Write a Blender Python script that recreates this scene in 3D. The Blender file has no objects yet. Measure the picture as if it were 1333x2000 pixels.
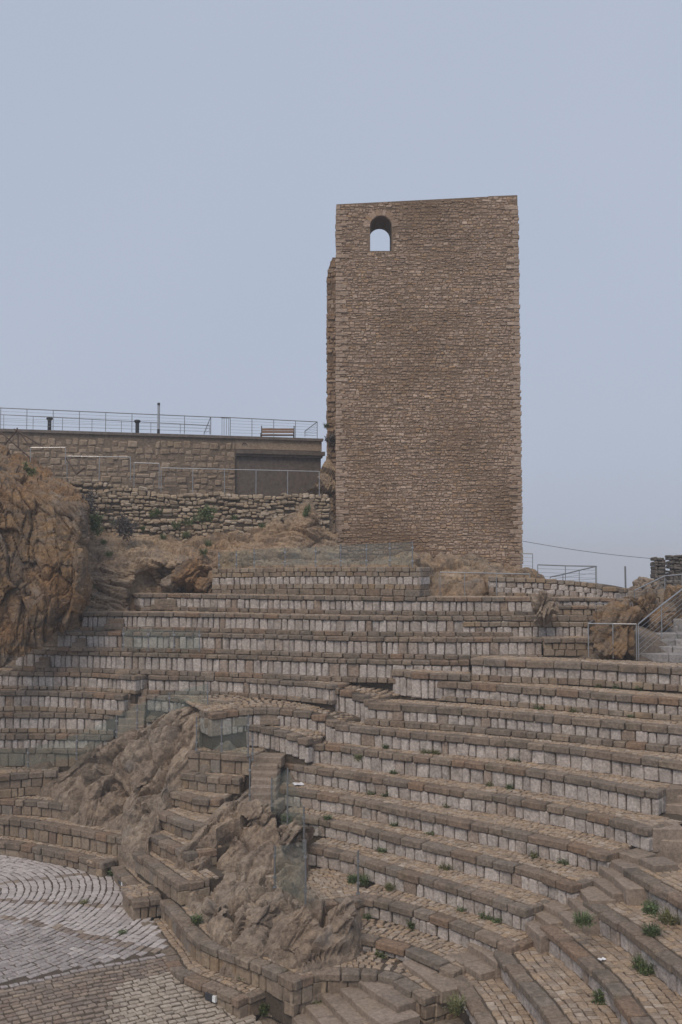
import bpy, bmesh, math, random
import numpy as np
from mathutils import Vector, Matrix

random.seed(7)
SC = bpy.context.scene
COL = SC.collection

# ------------------------------------------------------------------ camera
F = 1944.0                       # focal length in pixels of the 1333 x 2000 photograph
EYE = 9.48                       # eye height above the orchestra floor
PITCH = math.atan(88.0 / F)
cam = bpy.data.cameras.new("camera")
cam.sensor_fit = 'VERTICAL'
cam.sensor_height = 36.0
cam.sensor_width = 24.0
cam.lens = 36.0 * F / 2000.0
cam.clip_end = 9000.0
cam_ob = bpy.data.objects.new("camera", cam)
cam_ob.location = (0, 0, EYE)
cam_ob.rotation_euler = (math.pi / 2 + PITCH, 0, 0)
COL.objects.link(cam_ob)
SC.camera = cam_ob

# ------------------------------------------------------------------ sky, sun, exposure
SUN_EL, SUN_AZ = math.radians(52), math.radians(205)
world = bpy.data.worlds.new("World")
SC.world = world
world.use_nodes = True
wn, wl = world.node_tree.nodes, world.node_tree.links
wn.clear()
w_out = wn.new("ShaderNodeOutputWorld")
w_sky = wn.new("ShaderNodeTexSky")
w_sky.sky_type = 'NISHITA'
w_sky.sun_disc = False
w_sky.sun_elevation = SUN_EL
w_sky.sun_rotation = SUN_AZ
w_sky.dust_density = 4.0
w_bg = wn.new("ShaderNodeBackground")
w_bg.inputs[1].default_value = 0.10
wl.new(w_sky.outputs[0], w_bg.inputs[0])
w_fog = wn.new("ShaderNodeBackground")       # the even grey-blue of the cloud that fills the sky
w_nz = wn.new("ShaderNodeTexNoise")
w_nz.inputs["Scale"].default_value = 1.3
w_nz.inputs["Detail"].default_value = 3.0
w_rp = wn.new("ShaderNodeValToRGB")
w_rp.color_ramp.elements[0].position = 0.3
w_rp.color_ramp.elements[0].color = (0.362, 0.414, 0.522, 1)
w_rp.color_ramp.elements[1].position = 0.72
w_rp.color_ramp.elements[1].color = (0.405, 0.455, 0.553, 1)
w_tc = wn.new("ShaderNodeTexCoord")
wl.new(w_tc.outputs["Generated"], w_nz.inputs["Vector"])
wl.new(w_nz.outputs[0], w_rp.inputs[0])
wl.new(w_rp.outputs[0], w_fog.inputs[0])
w_fog.inputs[1].default_value = 1.0
w_mix = wn.new("ShaderNodeMixShader")
w_mix.inputs[0].default_value = 0.9
wl.new(w_bg.outputs[0], w_mix.inputs[1])
wl.new(w_fog.outputs[0], w_mix.inputs[2])
wl.new(w_mix.outputs[0], w_out.inputs[0])

sun = bpy.data.lights.new("sun", 'SUN')
sun.energy = 1.5
sun.angle = math.radians(30)
sun.color = (1.0, 0.85, 0.70)
sun_ob = bpy.data.objects.new("sun", sun)
sun_dir = Vector((math.sin(SUN_AZ) * math.cos(SUN_EL), math.cos(SUN_AZ) * math.cos(SUN_EL), math.sin(SUN_EL)))
sun_ob.rotation_euler = (-sun_dir).to_track_quat('-Z', 'Y').to_euler()
COL.objects.link(sun_ob)

SC.view_settings.view_transform = 'Standard'
SC.view_settings.look = 'None'
SC.view_settings.exposure = 0.26
SC.view_settings.gamma = 1.0
SC.view_settings.use_curve_mapping = False
SC.cycles.use_denoising = True
SC.cycles.max_bounces = 6
SC.cycles.transparent_max_bounces = 16
SC.cycles.volume_bounces = 2

# ------------------------------------------------------------------ projection helpers
CP, SP = math.cos(PITCH), math.sin(PITCH)
def ray(x, y):
    u, w = (x - 666.5) / F, -(y - 1000.0) / F
    return Vector((u, CP - w * SP, SP + w * CP))
def at(x, y, H):
    """point of pixel (x, y) on the level H metres below the eye"""
    r = ray(x, y)
    return Vector((0, 0, EYE)) + r * (-H / r.z)
def atd(x, y, d):
    """point of pixel (x, y) on the upright plane d metres in front of the camera"""
    r = ray(x, y)
    return Vector((0, 0, EYE)) + r * (d / r.y)

# ------------------------------------------------------------------ materials
def nn(nt, t, **k):
    n = nt.nodes.new(t)
    for a, b in k.items():
        if a == 'v':
            for i, val in b.items():
                n.inputs[i].default_value = val
        else:
            setattr(n, a, b)
    return n

def stone(name, cols, grain=9.0, bump=0.5, rough=0.92, stain=0.45, dark=(0.07, 0.062, 0.052), moss=0.0, big=0.0, bigcol=(0.2, 0.1, 0.04), speck=0.25, stain_scale=1.3):
    """masonry: each piece draws its own tone; grain, stains and pits come from world-space noise"""
    m = bpy.data.materials.new(name)
    m.use_nodes = True
    nt = m.node_tree
    nt.nodes.clear()
    L = nt.links.new
    out = nn(nt, "ShaderNodeOutputMaterial")
    bs = nn(nt, "ShaderNodeBsdfPrincipled")
    bs.inputs["Roughness"].default_value = rough
    if "Specular IOR Level" in bs.inputs:
        bs.inputs["Specular IOR Level"].default_value = 0.25
    L(bs.outputs[0], out.inputs[0])
    geo = nn(nt, "ShaderNodeNewGeometry")
    oi = nn(nt, "ShaderNodeObjectInfo")
    add = nn(nt, "ShaderNodeMath", operation='ADD')
    L(geo.outputs["Random Per Island"], add.inputs[0])
    L(oi.outputs["Random"], add.inputs[1])
    fr = nn(nt, "ShaderNodeMath", operation='FRACT')
    L(add.outputs[0], fr.inputs[0])
    rp = nn(nt, "ShaderNodeValToRGB")
    els = rp.color_ramp.elements
    els[0].position, els[0].color = 0.0, (*cols[0], 1)
    els[1].position, els[1].color = 1.0, (*cols[-1], 1)
    for i, c in enumerate(cols[1:-1]):
        e = els.new((i + 1) / (len(cols) - 1))
        e.color = (*c, 1)
    L(fr.outputs[0], rp.inputs[0])
    # grain
    n1 = nn(nt, "ShaderNodeTexNoise", v={"Scale": grain, "Detail": 3.0, "Roughness": 0.72})
    L(geo.outputs["Position"], n1.inputs["Vector"])
    r1 = nn(nt, "ShaderNodeMapRange", v={1: 0.3, 2: 0.7, 3: 1 - speck * 1.3, 4: 1 + speck})
    L(n1.outputs[0], r1.inputs[0])
    mul = nn(nt, "ShaderNodeMix", data_type='RGBA', blend_type='MULTIPLY')
    mul.inputs["Factor"].default_value = 1.0
    L(rp.outputs[0], mul.inputs[6])
    L(r1.outputs[0], mul.inputs[7])
    cur = mul.outputs[2]
    if big:
        nb = nn(nt, "ShaderNodeTexNoise", v={"Scale": 0.22, "Detail": 4.0, "Roughness": 0.55})
        L(geo.outputs["Position"], nb.inputs["Vector"])
        rb = nn(nt, "ShaderNodeMapRange", v={1: 0.42, 2: 0.62, 3: 0.0, 4: big})
        L(nb.outputs[0], rb.inputs[0])
        mb = nn(nt, "ShaderNodeMix", data_type='RGBA', blend_type='MIX')
        L(rb.outputs[0], mb.inputs["Factor"])
        L(cur, mb.inputs[6])
        mb.inputs[7].default_value = (*bigcol, 1)
        cur = mb.outputs[2]
    # weathering stains
    n2 = nn(nt, "ShaderNodeTexNoise", v={"Scale": stain_scale, "Detail": 4.0, "Roughness": 0.7})
    off = nn(nt, "ShaderNodeVectorMath", operation='ADD')
    L(geo.outputs["Position"], off.inputs[0])
    cmb = nn(nt, "ShaderNodeCombineXYZ")
    sc = nn(nt, "ShaderNodeMath", operation='MULTIPLY', v={1: 3.0})
    L(fr.outputs[0], sc.inputs[0])
    L(sc.outputs[0], cmb.inputs[2])
    L(cmb.outputs[0], off.inputs[1])
    L(off.outputs[0], n2.inputs["Vector"])
    r2 = nn(nt, "ShaderNodeMapRange", v={1: 0.50, 2: 0.72, 3: 0.0, 4: stain})
    L(n2.outputs[0], r2.inputs[0])
    m2 = nn(nt, "ShaderNodeMix", data_type='RGBA', blend_type='MIX')
    L(r2.outputs[0], m2.inputs["Factor"])
    L(cur, m2.inputs[6])
    m2.inputs[7].default_value = (*dark, 1)
    cur = m2.outputs[2]
    if moss:
        n3 = nn(nt, "ShaderNodeTexNoise", v={"Scale": 2.1, "Detail": 3.0, "Roughness": 0.6})
        L(geo.outputs["Position"], n3.inputs["Vector"])
        r3 = nn(nt, "ShaderNodeMapRange", v={1: 0.58, 2: 0.75, 3: 0.0, 4: moss})
        L(n3.outputs[0], r3.inputs[0])
        m3 = nn(nt, "ShaderNodeMix", data_type='RGBA', blend_type='MIX')
        L(r3.outputs[0], m3.inputs["Factor"])
        L(cur, m3.inputs[6])
        m3.inputs[7].default_value = (0.075, 0.085, 0.035, 1)
        cur = m3.outputs[2]
    L(cur, bs.inputs["Base Color"])
    # relief
    n4 = nn(nt, "ShaderNodeTexNoise", v={"Scale": grain * 1.5, "Detail": 3.0, "Roughness": 0.75})
    L(geo.outputs["Position"], n4.inputs["Vector"])
    b4 = nn(nt, "ShaderNodeBump", v={"Strength": bump, "Distance": 0.035})
    L(n4.outputs[0], b4.inputs["Height"])
    L(b4.outputs[0], bs.inputs["Normal"])
    return m

def rock_mat(name, warm=0.5, dark=1.0, grey=0.0, streak=0.25):
    m = bpy.data.materials.new(name)
    m.use_nodes = True
    nt = m.node_tree
    nt.nodes.clear()
    L = nt.links.new
    out = nn(nt, "ShaderNodeOutputMaterial")
    bs = nn(nt, "ShaderNodeBsdfPrincipled")
    bs.inputs["Roughness"].default_value = 0.95
    bs.inputs["Specular IOR Level"].default_value = 0.2
    L(bs.outputs[0], out.inputs[0])
    geo = nn(nt, "ShaderNodeNewGeometry")
    mp = nn(nt, "ShaderNodeMapping")
    mp.inputs["Rotation"].default_value = (0.3, 0.9, 0.2)
    mp.inputs["Scale"].default_value = (1.0, 1.0, 2.6)
    L(geo.outputs["Position"], mp.inputs[0])
    n1 = nn(nt, "ShaderNodeTexNoise", v={"Scale": 0.7, "Detail": 5.0, "Roughness": 0.68, "Distortion": 0.5})
    L(mp.outputs[0], n1.inputs["Vector"])
    rp = nn(nt, "ShaderNodeValToRGB")
    e = rp.color_ramp.elements
    d = dark
    e[0].position, e[0].color = 0.26, (0.15 * d, 0.118 * d, 0.092 * d, 1)
    e[1].position, e[1].color = 0.76, (0.44 * d, 0.365 * d, 0.285 * d, 1)
    k = e.new(0.42); k.color = (0.27 * d, 0.212 * d, 0.158 * d, 1)
    k = e.new(0.58); k.color = (0.34 * d, (0.285 - 0.05 * warm) * d, (0.22 - 0.08 * warm) * d, 1)
    L(n1.outputs[0], rp.inputs[0])
    n2 = nn(nt, "ShaderNodeTexNoise", v={"Scale": 0.45, "Detail": 5.0, "Roughness": 0.6})
    L(geo.outputs["Position"], n2.inputs["Vector"])
    r2 = nn(nt, "ShaderNodeMapRange", v={1: 0.45, 2: 0.64, 3: 0.0, 4: 0.75 * warm})
    L(n2.outputs[0], r2.inputs[0])
    m2 = nn(nt, "ShaderNodeMix", data_type='RGBA', blend_type='MIX')
    L(r2.outputs[0], m2.inputs["Factor"])
    L(rp.outputs[0], m2.inputs[6])
    m2.inputs[7].default_value = (0.31 * d, 0.185 * d, 0.095 * d, 1)
    n3 = nn(nt, "ShaderNodeTexNoise", v={"Scale": 8.0, "Detail": 3.0, "Roughness": 0.75})
    L(geo.outputs["Position"], n3.inputs["Vector"])
    r3 = nn(nt, "ShaderNodeMapRange", v={1: 0.3, 2: 0.7, 3: 0.55, 4: 1.3})
    L(n3.outputs[0], r3.inputs[0])
    m3 = nn(nt, "ShaderNodeMix", data_type='RGBA', blend_type='MULTIPLY')
    m3.inputs["Factor"].default_value = 1.0
    L(m2.outputs[2], m3.inputs[6])
    L(r3.outputs[0], m3.inputs[7])
    n5 = nn(nt, "ShaderNodeTexNoise", v={"Scale": 1.6, "Detail": 5.0})
    L(geo.outputs["Position"], n5.inputs["Vector"])
    r5 = nn(nt, "ShaderNodeMapRange", v={1: 0.6, 2: 0.74, 3: 0.0, 4: 0.6})
    L(n5.outputs[0], r5.inputs[0])
    m5 = nn(nt, "ShaderNodeMix", data_type='RGBA', blend_type='MIX')
    L(r5.outputs[0], m5.inputs["Factor"])
    L(m3.outputs[2], m5.inputs[6])
    m5.inputs[7].default_value = (0.27, 0.25, 0.225, 1)
    mps = nn(nt, "ShaderNodeMapping")
    mps.inputs["Scale"].default_value = (1.1, 1.1, 0.16)
    L(geo.outputs["Position"], mps.inputs[0])
    n6 = nn(nt, "ShaderNodeTexNoise", v={"Scale": 1.2, "Detail": 4.0, "Roughness": 0.6})
    L(mps.outputs[0], n6.inputs["Vector"])
    r6 = nn(nt, "ShaderNodeMapRange", v={1: 0.5, 2: 0.68, 3: 0.0, 4: streak})
    L(n6.outputs[0], r6.inputs[0])
    m6 = nn(nt, "ShaderNodeMix", data_type='RGBA', blend_type='MIX')
    L(r6.outputs[0], m6.inputs["Factor"])
    L(m5.outputs[2], m6.inputs[6])
    m6.inputs[7].default_value = (0.105, 0.085, 0.072, 1)
    hs = nn(nt, "ShaderNodeHueSaturation", v={"Saturation": 1.0 - grey})
    L(m6.outputs[2], hs.inputs["Color"])
    L(hs.outputs[0], bs.inputs["Base Color"])
    n4 = nn(nt, "ShaderNodeTexNoise", v={"Scale": 5.0, "Detail": 5.0, "Roughness": 0.78})
    L(mp.outputs[0], n4.inputs["Vector"])
    b4 = nn(nt, "ShaderNodeBump", v={"Strength": 0.9, "Distance": 0.08})
    L(n4.outputs[0], b4.inputs["Height"])
    L(b4.outputs[0], bs.inputs["Normal"])
    return m

def plain(name, col, rough=0.5, metal=0.0, var=0.15, scale=20.0):
    m = bpy.data.materials.new(name)
    m.use_nodes = True
    nt = m.node_tree
    bs = nt.nodes["Principled BSDF"]
    bs.inputs["Roughness"].default_value = rough
    bs.inputs["Metallic"].default_value = metal
    geo = nn(nt, "ShaderNodeNewGeometry")
    n = nn(nt, "ShaderNodeTexNoise", v={"Scale": scale, "Detail": 4.0})
    nt.links.new(geo.outputs["Position"], n.inputs["Vector"])
    r = nn(nt, "ShaderNodeMapRange", v={1: 0.3, 2: 0.7, 3: 1 - var, 4: 1 + var})
    nt.links.new(n.outputs[0], r.inputs[0])
    mx = nn(nt, "ShaderNodeMix", data_type='RGBA', blend_type='MULTIPLY')
    mx.inputs["Factor"].default_value = 1.0
    mx.inputs[6].default_value = (*col, 1)
    nt.links.new(r.outputs[0], mx.inputs[7])
    nt.links.new(mx.outputs[2], bs.inputs["Base Color"])
    return m

def glass_mat(name):
    m = bpy.data.materials.new(name)
    m.use_nodes = True
    nt = m.node_tree
    nt.nodes.clear()
    L = nt.links.new
    out = nn(nt, "ShaderNodeOutputMaterial")
    tr = nn(nt, "ShaderNodeBsdfTransparent", v={0: (0.925, 0.955, 0.945, 1)})
    gl = nn(nt, "ShaderNodeBsdfGlossy", v={0: (0.9, 0.95, 0.95, 1), "Roughness": 0.06})
    df = nn(nt, "ShaderNodeBsdfDiffuse", v={0: (0.30, 0.36, 0.34, 1)})
    geo = nn(nt, "ShaderNodeNewGeometry")
    nz = nn(nt, "ShaderNodeTexNoise", v={"Scale": 1.7, "Detail": 5.0})
    L(geo.outputs["Position"], nz.inputs["Vector"])
    mr = nn(nt, "ShaderNodeMapRange", v={1: 0.35, 2: 0.7, 3: 0.015, 4: 0.09})
    L(nz.outputs[0], mr.inputs[0])
    a = nn(nt, "ShaderNodeMixShader")
    L(mr.outputs[0], a.inputs[0]); L(tr.outputs[0], a.inputs[1]); L(df.outputs[0], a.inputs[2])
    lw = nn(nt, "ShaderNodeLayerWeight", v={0: 0.5})
    pw = nn(nt, "ShaderNodeMath", operation='POWER', v={1: 4.0})
    L(lw.outputs["Facing"], pw.inputs[0])
    fz = nn(nt, "ShaderNodeMath", operation='MULTIPLY_ADD', v={1: 0.22, 2: 0.03})
    L(pw.outputs[0], fz.inputs[0])
    b = nn(nt, "ShaderNodeMixShader")
    L(fz.outputs[0], b.inputs[0]); L(a.outputs[0], b.inputs[1]); L(gl.outputs[0], b.inputs[2])
    L(b.outputs[0], out.inputs[0])
    return m

def leaf_mat(name, a, b):
    m = bpy.data.materials.new(name)
    m.use_nodes = True
    nt = m.node_tree
    bs = nt.nodes["Principled BSDF"]
    bs.inputs["Roughness"].default_value = 0.6
    geo = nn(nt, "ShaderNodeNewGeometry")
    rp = nn(nt, "ShaderNodeValToRGB")
    rp.color_ramp.elements[0].color = (*a, 1)
    rp.color_ramp.elements[1].color = (*b, 1)
    nt.links.new(geo.outputs["Random Per Island"], rp.inputs[0])
    nt.links.new(rp.outputs[0], bs.inputs["Base Color"])
    return m

M = {}
M['white'] = stone("limestone_riser", [(0.36, 0.31, 0.27), (0.50, 0.445, 0.405), (0.43, 0.38, 0.34), (0.54, 0.49, 0.45), (0.38, 0.34, 0.31), (0.51, 0.46, 0.42), (0.46, 0.41, 0.37), (0.31, 0.24, 0.185)], grain=14, stain=0.75, bump=0.8, speck=0.32, stain_scale=2.2, dark=(0.15, 0.13, 0.112))
M['cap'] = stone("seat_slab_stone", [(0.215, 0.168, 0.128), (0.27, 0.215, 0.163), (0.178, 0.146, 0.116), (0.24, 0.20, 0.162), (0.245, 0.168, 0.115), (0.205, 0.172, 0.14), (0.22, 0.162, 0.116)], grain=12, stain=0.6, moss=0.35, bump=0.8, speck=0.32)
M['brown'] = stone("brown_sandstone", [(0.25, 0.195, 0.145), (0.31, 0.25, 0.19), (0.21, 0.165, 0.125), (0.29, 0.215, 0.14), (0.24, 0.21, 0.18), (0.33, 0.26, 0.185), (0.20, 0.15, 0.115)], grain=12, stain=0.45, bump=0.6)
M['pave'] = stone("tread_cobbles", [(0.33, 0.25, 0.18), (0.40, 0.31, 0.225), (0.28, 0.215, 0.16), (0.36, 0.295, 0.235), (0.39, 0.285, 0.19), (0.26, 0.20, 0.15), (0.46, 0.385, 0.31)], grain=16, stain=0.35, moss=0.15, bump=0.5)
M['sett'] = stone("pale_setts", [(0.43, 0.395, 0.375), (0.49, 0.45, 0.43), (0.39, 0.355, 0.34), (0.46, 0.425, 0.405), (0.51, 0.475, 0.455)], grain=14, stain=0.3, bump=0.45, speck=0.15)
M['grey_sett'] = stone("grey_setts", [(0.33, 0.30, 0.285), (0.38, 0.345, 0.33), (0.30, 0.27, 0.26), (0.36, 0.325, 0.31)], grain=14, stain=0.35, bump=0.45)
M['brown_sett'] = stone("brown_setts", [(0.24, 0.19, 0.155), (0.30, 0.245, 0.20), (0.20, 0.16, 0.135), (0.27, 0.225, 0.19), (0.33, 0.265, 0.205), (0.22, 0.165, 0.135)], grain=14, stain=0.4, bump=0.5)
M['pale_path'] = stone("cream_setts", [(0.38, 0.33, 0.275), (0.44, 0.385, 0.32), (0.34, 0.29, 0.235), (0.41, 0.35, 0.285)], grain=14, stain=0.35, bump=0.5)
M['step'] = stone("stair_slab_stone", [(0.27, 0.215, 0.165), (0.31, 0.25, 0.20), (0.24, 0.195, 0.155), (0.29, 0.23, 0.175)], grain=12, stain=0.45, bump=0.6)
M['grey_step'] = stone("grey_stair_blocks", [(0.30, 0.29, 0.285), (0.35, 0.335, 0.325), (0.27, 0.26, 0.255)], grain=12, stain=0.35, bump=0.5)
M['mortar'] = stone("earth_and_mortar", [(0.095, 0.075, 0.057), (0.11, 0.088, 0.068)], grain=10, stain=0.5, bump=0.8, moss=0.25)
M['tower'] = stone("tower_rubble", [(0.375, 0.265, 0.19), (0.455, 0.34, 0.258), (0.285, 0.202, 0.148), (0.425, 0.32, 0.247), (0.315, 0.234, 0.182), (0.535, 0.42, 0.33), (0.40, 0.265, 0.16), (0.355, 0.27, 0.214)], grain=10, stain=0.35, bump=0.7, big=0.7, bigcol=(0.185, 0.118, 0.066))
M['quoin'] = stone("tower_corner_stones", [(0.36, 0.265, 0.195), (0.40, 0.305, 0.235), (0.32, 0.235, 0.17), (0.42, 0.33, 0.26)], grain=10, stain=0.3, bump=0.6)
M['tower_core'] = stone("tower_mortar", [(0.21, 0.152, 0.105), (0.22, 0.16, 0.112)], grain=9, stain=0.45, bump=0.9, big=0.4, bigcol=(0.14, 0.09, 0.055))
M['rubble'] = stone("rubble_wall_stone", [(0.35, 0.275, 0.195), (0.42, 0.345, 0.255), (0.30, 0.235, 0.17), (0.38, 0.30, 0.21), (0.45, 0.38, 0.30), (0.32, 0.25, 0.175)], grain=10, stain=0.4, bump=0.7)
M['ashlar'] = stone("terrace_wall_stone", [(0.28, 0.215, 0.155), (0.33, 0.26, 0.195), (0.25, 0.19, 0.14), (0.31, 0.24, 0.17), (0.36, 0.29, 0.225)], grain=10, stain=0.35, bump=0.6)
M['ashlar_core'] = stone('terrace_wall_mortar', [(0.20, 0.158, 0.12), (0.21, 0.165, 0.125)], grain=9, stain=0.4, bump=0.7)
M['render'] = stone("dark_rendered_wall", [(0.145, 0.122, 0.105), (0.15, 0.128, 0.11)], grain=6, stain=0.5, bump=0.4)
M['coping'] = stone("coping_concrete", [(0.17, 0.15, 0.135), (0.19, 0.165, 0.145)], grain=8, stain=0.5, bump=0.4)
M['rock'] = rock_mat("weathered_rock", 0.42, 0.98, 0.16)
M['cliff'] = rock_mat("ochre_cliff_rock", 1.25, 0.82, 0.0, 0.6)
M['ruin'] = rock_mat('ruin_masonry', 0.1, 0.62, 0.4)
M['bank'] = rock_mat('cream_rubble_bank', 0.6, 1.12, 0.0, 0.3)
M['soil'] = rock_mat("hillside_earth", 0.4, 0.7, 0.2)
M['mound'] = rock_mat("dry_mound_earth", 0.7, 0.98, 0.0)
M['steel'] = plain("brushed_steel", (0.42, 0.42, 0.42), 0.38, 0.85)
M['steel_dull'] = plain("galvanised_post", (0.24, 0.245, 0.25), 0.5, 0.6)
M['dark_metal'] = plain("dark_painted_metal", (0.03, 0.032, 0.036), 0.55, 0.2)
M['wood'] = plain("bench_wood", (0.23, 0.13, 0.07), 0.6)
M['old_wood'] = plain("weathered_timber", (0.09, 0.065, 0.05), 0.8)
M['paper'] = plain("white_paper", (0.72, 0.72, 0.74), 0.7)
M['lampbody'] = plain("lamp_housing", (0.05, 0.055, 0.065), 0.4)
M['lampface'] = plain("lamp_lens", (0.75, 0.78, 0.78), 0.3)
M['glass'] = glass_mat("dusty_green_glass")
M['leaf'] = leaf_mat("green_leaves", (0.045, 0.075, 0.022), (0.12, 0.16, 0.055))
M['leaf2'] = leaf_mat("dry_grass_blades", (0.09, 0.11, 0.035), (0.19, 0.18, 0.08))
M['leaf3'] = leaf_mat("dull_shrub_leaves", (0.055, 0.048, 0.045), (0.13, 0.115, 0.10))
M['field'] = plain("far_ground_cover", (0.10, 0.11, 0.075), 0.95, var=0.4, scale=0.02)

# ------------------------------------------------------------------ object helpers
def link(name, me, mat=None, parent=None, loc=None):
    o = bpy.data.objects.new(name, me)
    COL.objects.link(o)
    if mat is not None and me is not None and not me.materials:
        me.materials.append(M[mat] if isinstance(mat, str) else mat)
    if parent is not None:
        o.parent = parent
    if loc is not None:
        o.location = loc
    return o

def tag(o, label=None, cat=None, group=None, kind=None):
    if label: o['label'] = label
    if cat: o['category'] = cat
    if group: o['group'] = group
    if kind: o['kind'] = kind
    return o

def thing(name, loc, label, cat, group=None):
    o = bpy.data.objects.new(name, None)
    o.empty_display_size = 0.3
    o.location = loc
    COL.objects.link(o)
    return tag(o, label, cat, group)

class MB:
    """collects shapes; build() links them as one mesh object"""
    def __init__(s):
        s.v, s.f = [], []
    def poly(s, verts, faces):
        b = len(s.v)
        s.v.extend(verts)
        s.f.extend([tuple(b + i for i in f) for f in faces])
    def mesh(s, name):
        me = bpy.data.meshes.new(name)
        me.from_pydata([tuple(p) for p in s.v], [], s.f)
        me.update()
        return me
    def build(s, name, mat, parent=None, origin=None, smooth=False):
        if origin is not None:
            o = Vector(origin)
            s.v = [Vector(p) - o for p in s.v]
        me = s.mesh(name)
        if smooth:
            me.polygons.foreach_set('use_smooth', [True] * len(me.polygons))
        return link(name, me, mat, parent, origin if parent is None else None)
    def tube(s, a, b, r, n=6, r2=None):
        a, b = Vector(a), Vector(b)
        d = (b - a).normalized()
        u = d.orthogonal().normalized()
        w = d.cross(u)
        r2 = r if r2 is None else r2
        vs = []
        for p, rr in ((a, r), (b, r2)):
            for i in range(n):
                t = 2 * math.pi * i / n
                vs.append(p + (u * math.cos(t) + w * math.sin(t)) * rr)
        fs = [(i, (i + 1) % n, n + (i + 1) % n, n + i) for i in range(n)]
        fs += [tuple(range(n - 1, -1, -1)), tuple(range(n, 2 * n))]
        s.poly(vs, fs)
    def box(s, c, ex, ey, ez):
        c = Vector(c); ex = Vector(ex); ey = Vector(ey); ez = Vector(ez)
        vs = [c + ex * i + ey * j + ez * k for k in (-1, 1) for j in (-1, 1) for i in (-1, 1)]
        s.poly(vs, [(0, 2, 3, 1), (4, 5, 7, 6), (0, 1, 5, 4), (2, 6, 7, 3), (0, 4, 6, 2), (1, 3, 7, 5)])

def chamfer(corners, c):
    """bevelled block from 8 corners (order: z, y, x bits)"""
    cs = [Vector(p) for p in corners]
    cen = sum(cs, Vector()) / 8
    V = []
    for i in range(8):
        p = cs[i]
        nb = [cs[i ^ 1], cs[i ^ 2], cs[i ^ 4]]
        dv = []
        for q in nb:
            d = q - p
            l = d.length
            dv.append(d * (min(c, l * 0.3) / l if l > 1e-6 else 0))
        # one vertex on each of the three faces that meet in this corner
        V.append(p + dv[1] + dv[2])   # face normal to x
        V.append(p + dv[0] + dv[2])   # face normal to y
        V.append(p + dv[0] + dv[1])   # face normal to z
    def k(i, a): return i * 3 + a
    Fc = [(k(0, 0), k(4, 0), k(6, 0), k(2, 0)), (k(1, 0), k(3, 0), k(7, 0), k(5, 0)),
          (k(0, 1), k(1, 1), k(5, 1), k(4, 1)), (k(2, 1), k(6, 1), k(7, 1), k(3, 1)),
          (k(0, 2), k(2, 2), k(3, 2), k(1, 2)), (k(4, 2), k(5, 2), k(7, 2), k(6, 2))]
    for (i, j, a, b) in [(0, 1, 1, 2), (2, 3, 1, 2), (4, 5, 1, 2), (6, 7, 1, 2),
                         (0, 2, 0, 2), (1, 3, 0, 2), (4, 6, 0, 2), (5, 7, 0, 2),
                         (0, 4, 0, 1), (1, 5, 0, 1), (2, 6, 0, 1), (3, 7, 0, 1)]:
        Fc.append((k(i, a), k(j, a), k(j, b), k(i, b)))
    for i in range(8):
        Fc.append((k(i, 0), k(i, 1), k(i, 2)))
    out = []
    for fc in Fc:
        pts = [V[i] for i in fc]
        n = (pts[1] - pts[0]).cross(pts[2] - pts[0])
        m = sum(pts, Vector()) / len(pts)
        out.append(fc if n.dot(m - cen) >= 0 else fc[::-1])
    return V, out

def block_corners(L, D, Hh, j, rnd):
    return [Vector(((L / 2 if i & 1 else -L / 2) + rnd.uniform(-j, j),
                    (D if i & 2 else 0) + (rnd.uniform(-j, j) if not i & 2 else 0),
                    (Hh if i & 4 else 0) + rnd.uniform(-j, j))) for i in range(8)]

_cache = {}
def block_mesh(kind, L, D, Hh, c, j, variants=4):
    """mesh for a block; alike blocks share data (length and height in bins)"""
    lb = max(0.1, round(L / 0.08) * 0.08)
    hb = max(0.06, round(Hh / 0.03) * 0.03)
    key = (kind, round(lb, 3), round(hb, 3), round(D, 2), random.randrange(variants))
    if key not in _cache:
        rnd = random.Random(str(key))
        v, f = chamfer(block_corners(lb, D, hb, j, rnd), c)
        me = bpy.data.meshes.new(kind)
        me.from_pydata([tuple(p) for p in v], [], f)
        me.update()
        me.materials.append(M[MAT_OF.get(kind, kind)])
        _cache[key] = me
    return _cache[key], L / lb, Hh / hb
MAT_OF = {'seat_slab': 'cap', 'riser_block': 'white', 'brown_block': 'brown', 'foot_stone': 'brown', 'foot_slab': 'cap', 'end_block': 'brown'}

def cobble(mb, c, tx, ny, L, W, h, z_jit=0.0):
    """a worn paving stone: flat sides, chamfered upper edge"""
    a = random.gauss(0, 0.05)
    tx, ny = tx * math.cos(a) + ny * math.sin(a), ny * math.cos(a) - tx * math.sin(a)
    W *= random.uniform(.86, 1.04)
    up = Vector((0, 0, 1)) + tx * random.uniform(-.03, .03) + ny * random.uniform(-.03, .03)
    e = min(0.018, W * .16)
    j = lambda: random.uniform(-.016, .016)
    q = [(-1, -1), (1, -1), (1, 1), (-1, 1)]
    base, mid, top = [], [], []
    for sx, sy in q:
        p = c + tx * (sx * L / 2 + j()) + ny * (sy * W / 2 + j())
        zo = (p - c).dot(up - Vector((0, 0, 1))) * -1
        mid.append(p + Vector((0, 0, -0.012 + zo)))
        base.append(p + Vector((0, 0, -h)))
        top.append(p - tx * (sx * e) - ny * (sy * e) + Vector((0, 0, zo)))
    fs = []
    for i in range(4):
        n = (i + 1) % 4
        fs += [(i, n, 4 + n, 4 + i), (4 + i, 4 + n, 8 + n, 8 + i)]
    fs.append((8, 9, 10, 11))
    mb.poly(base + mid + top, fs)

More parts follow.
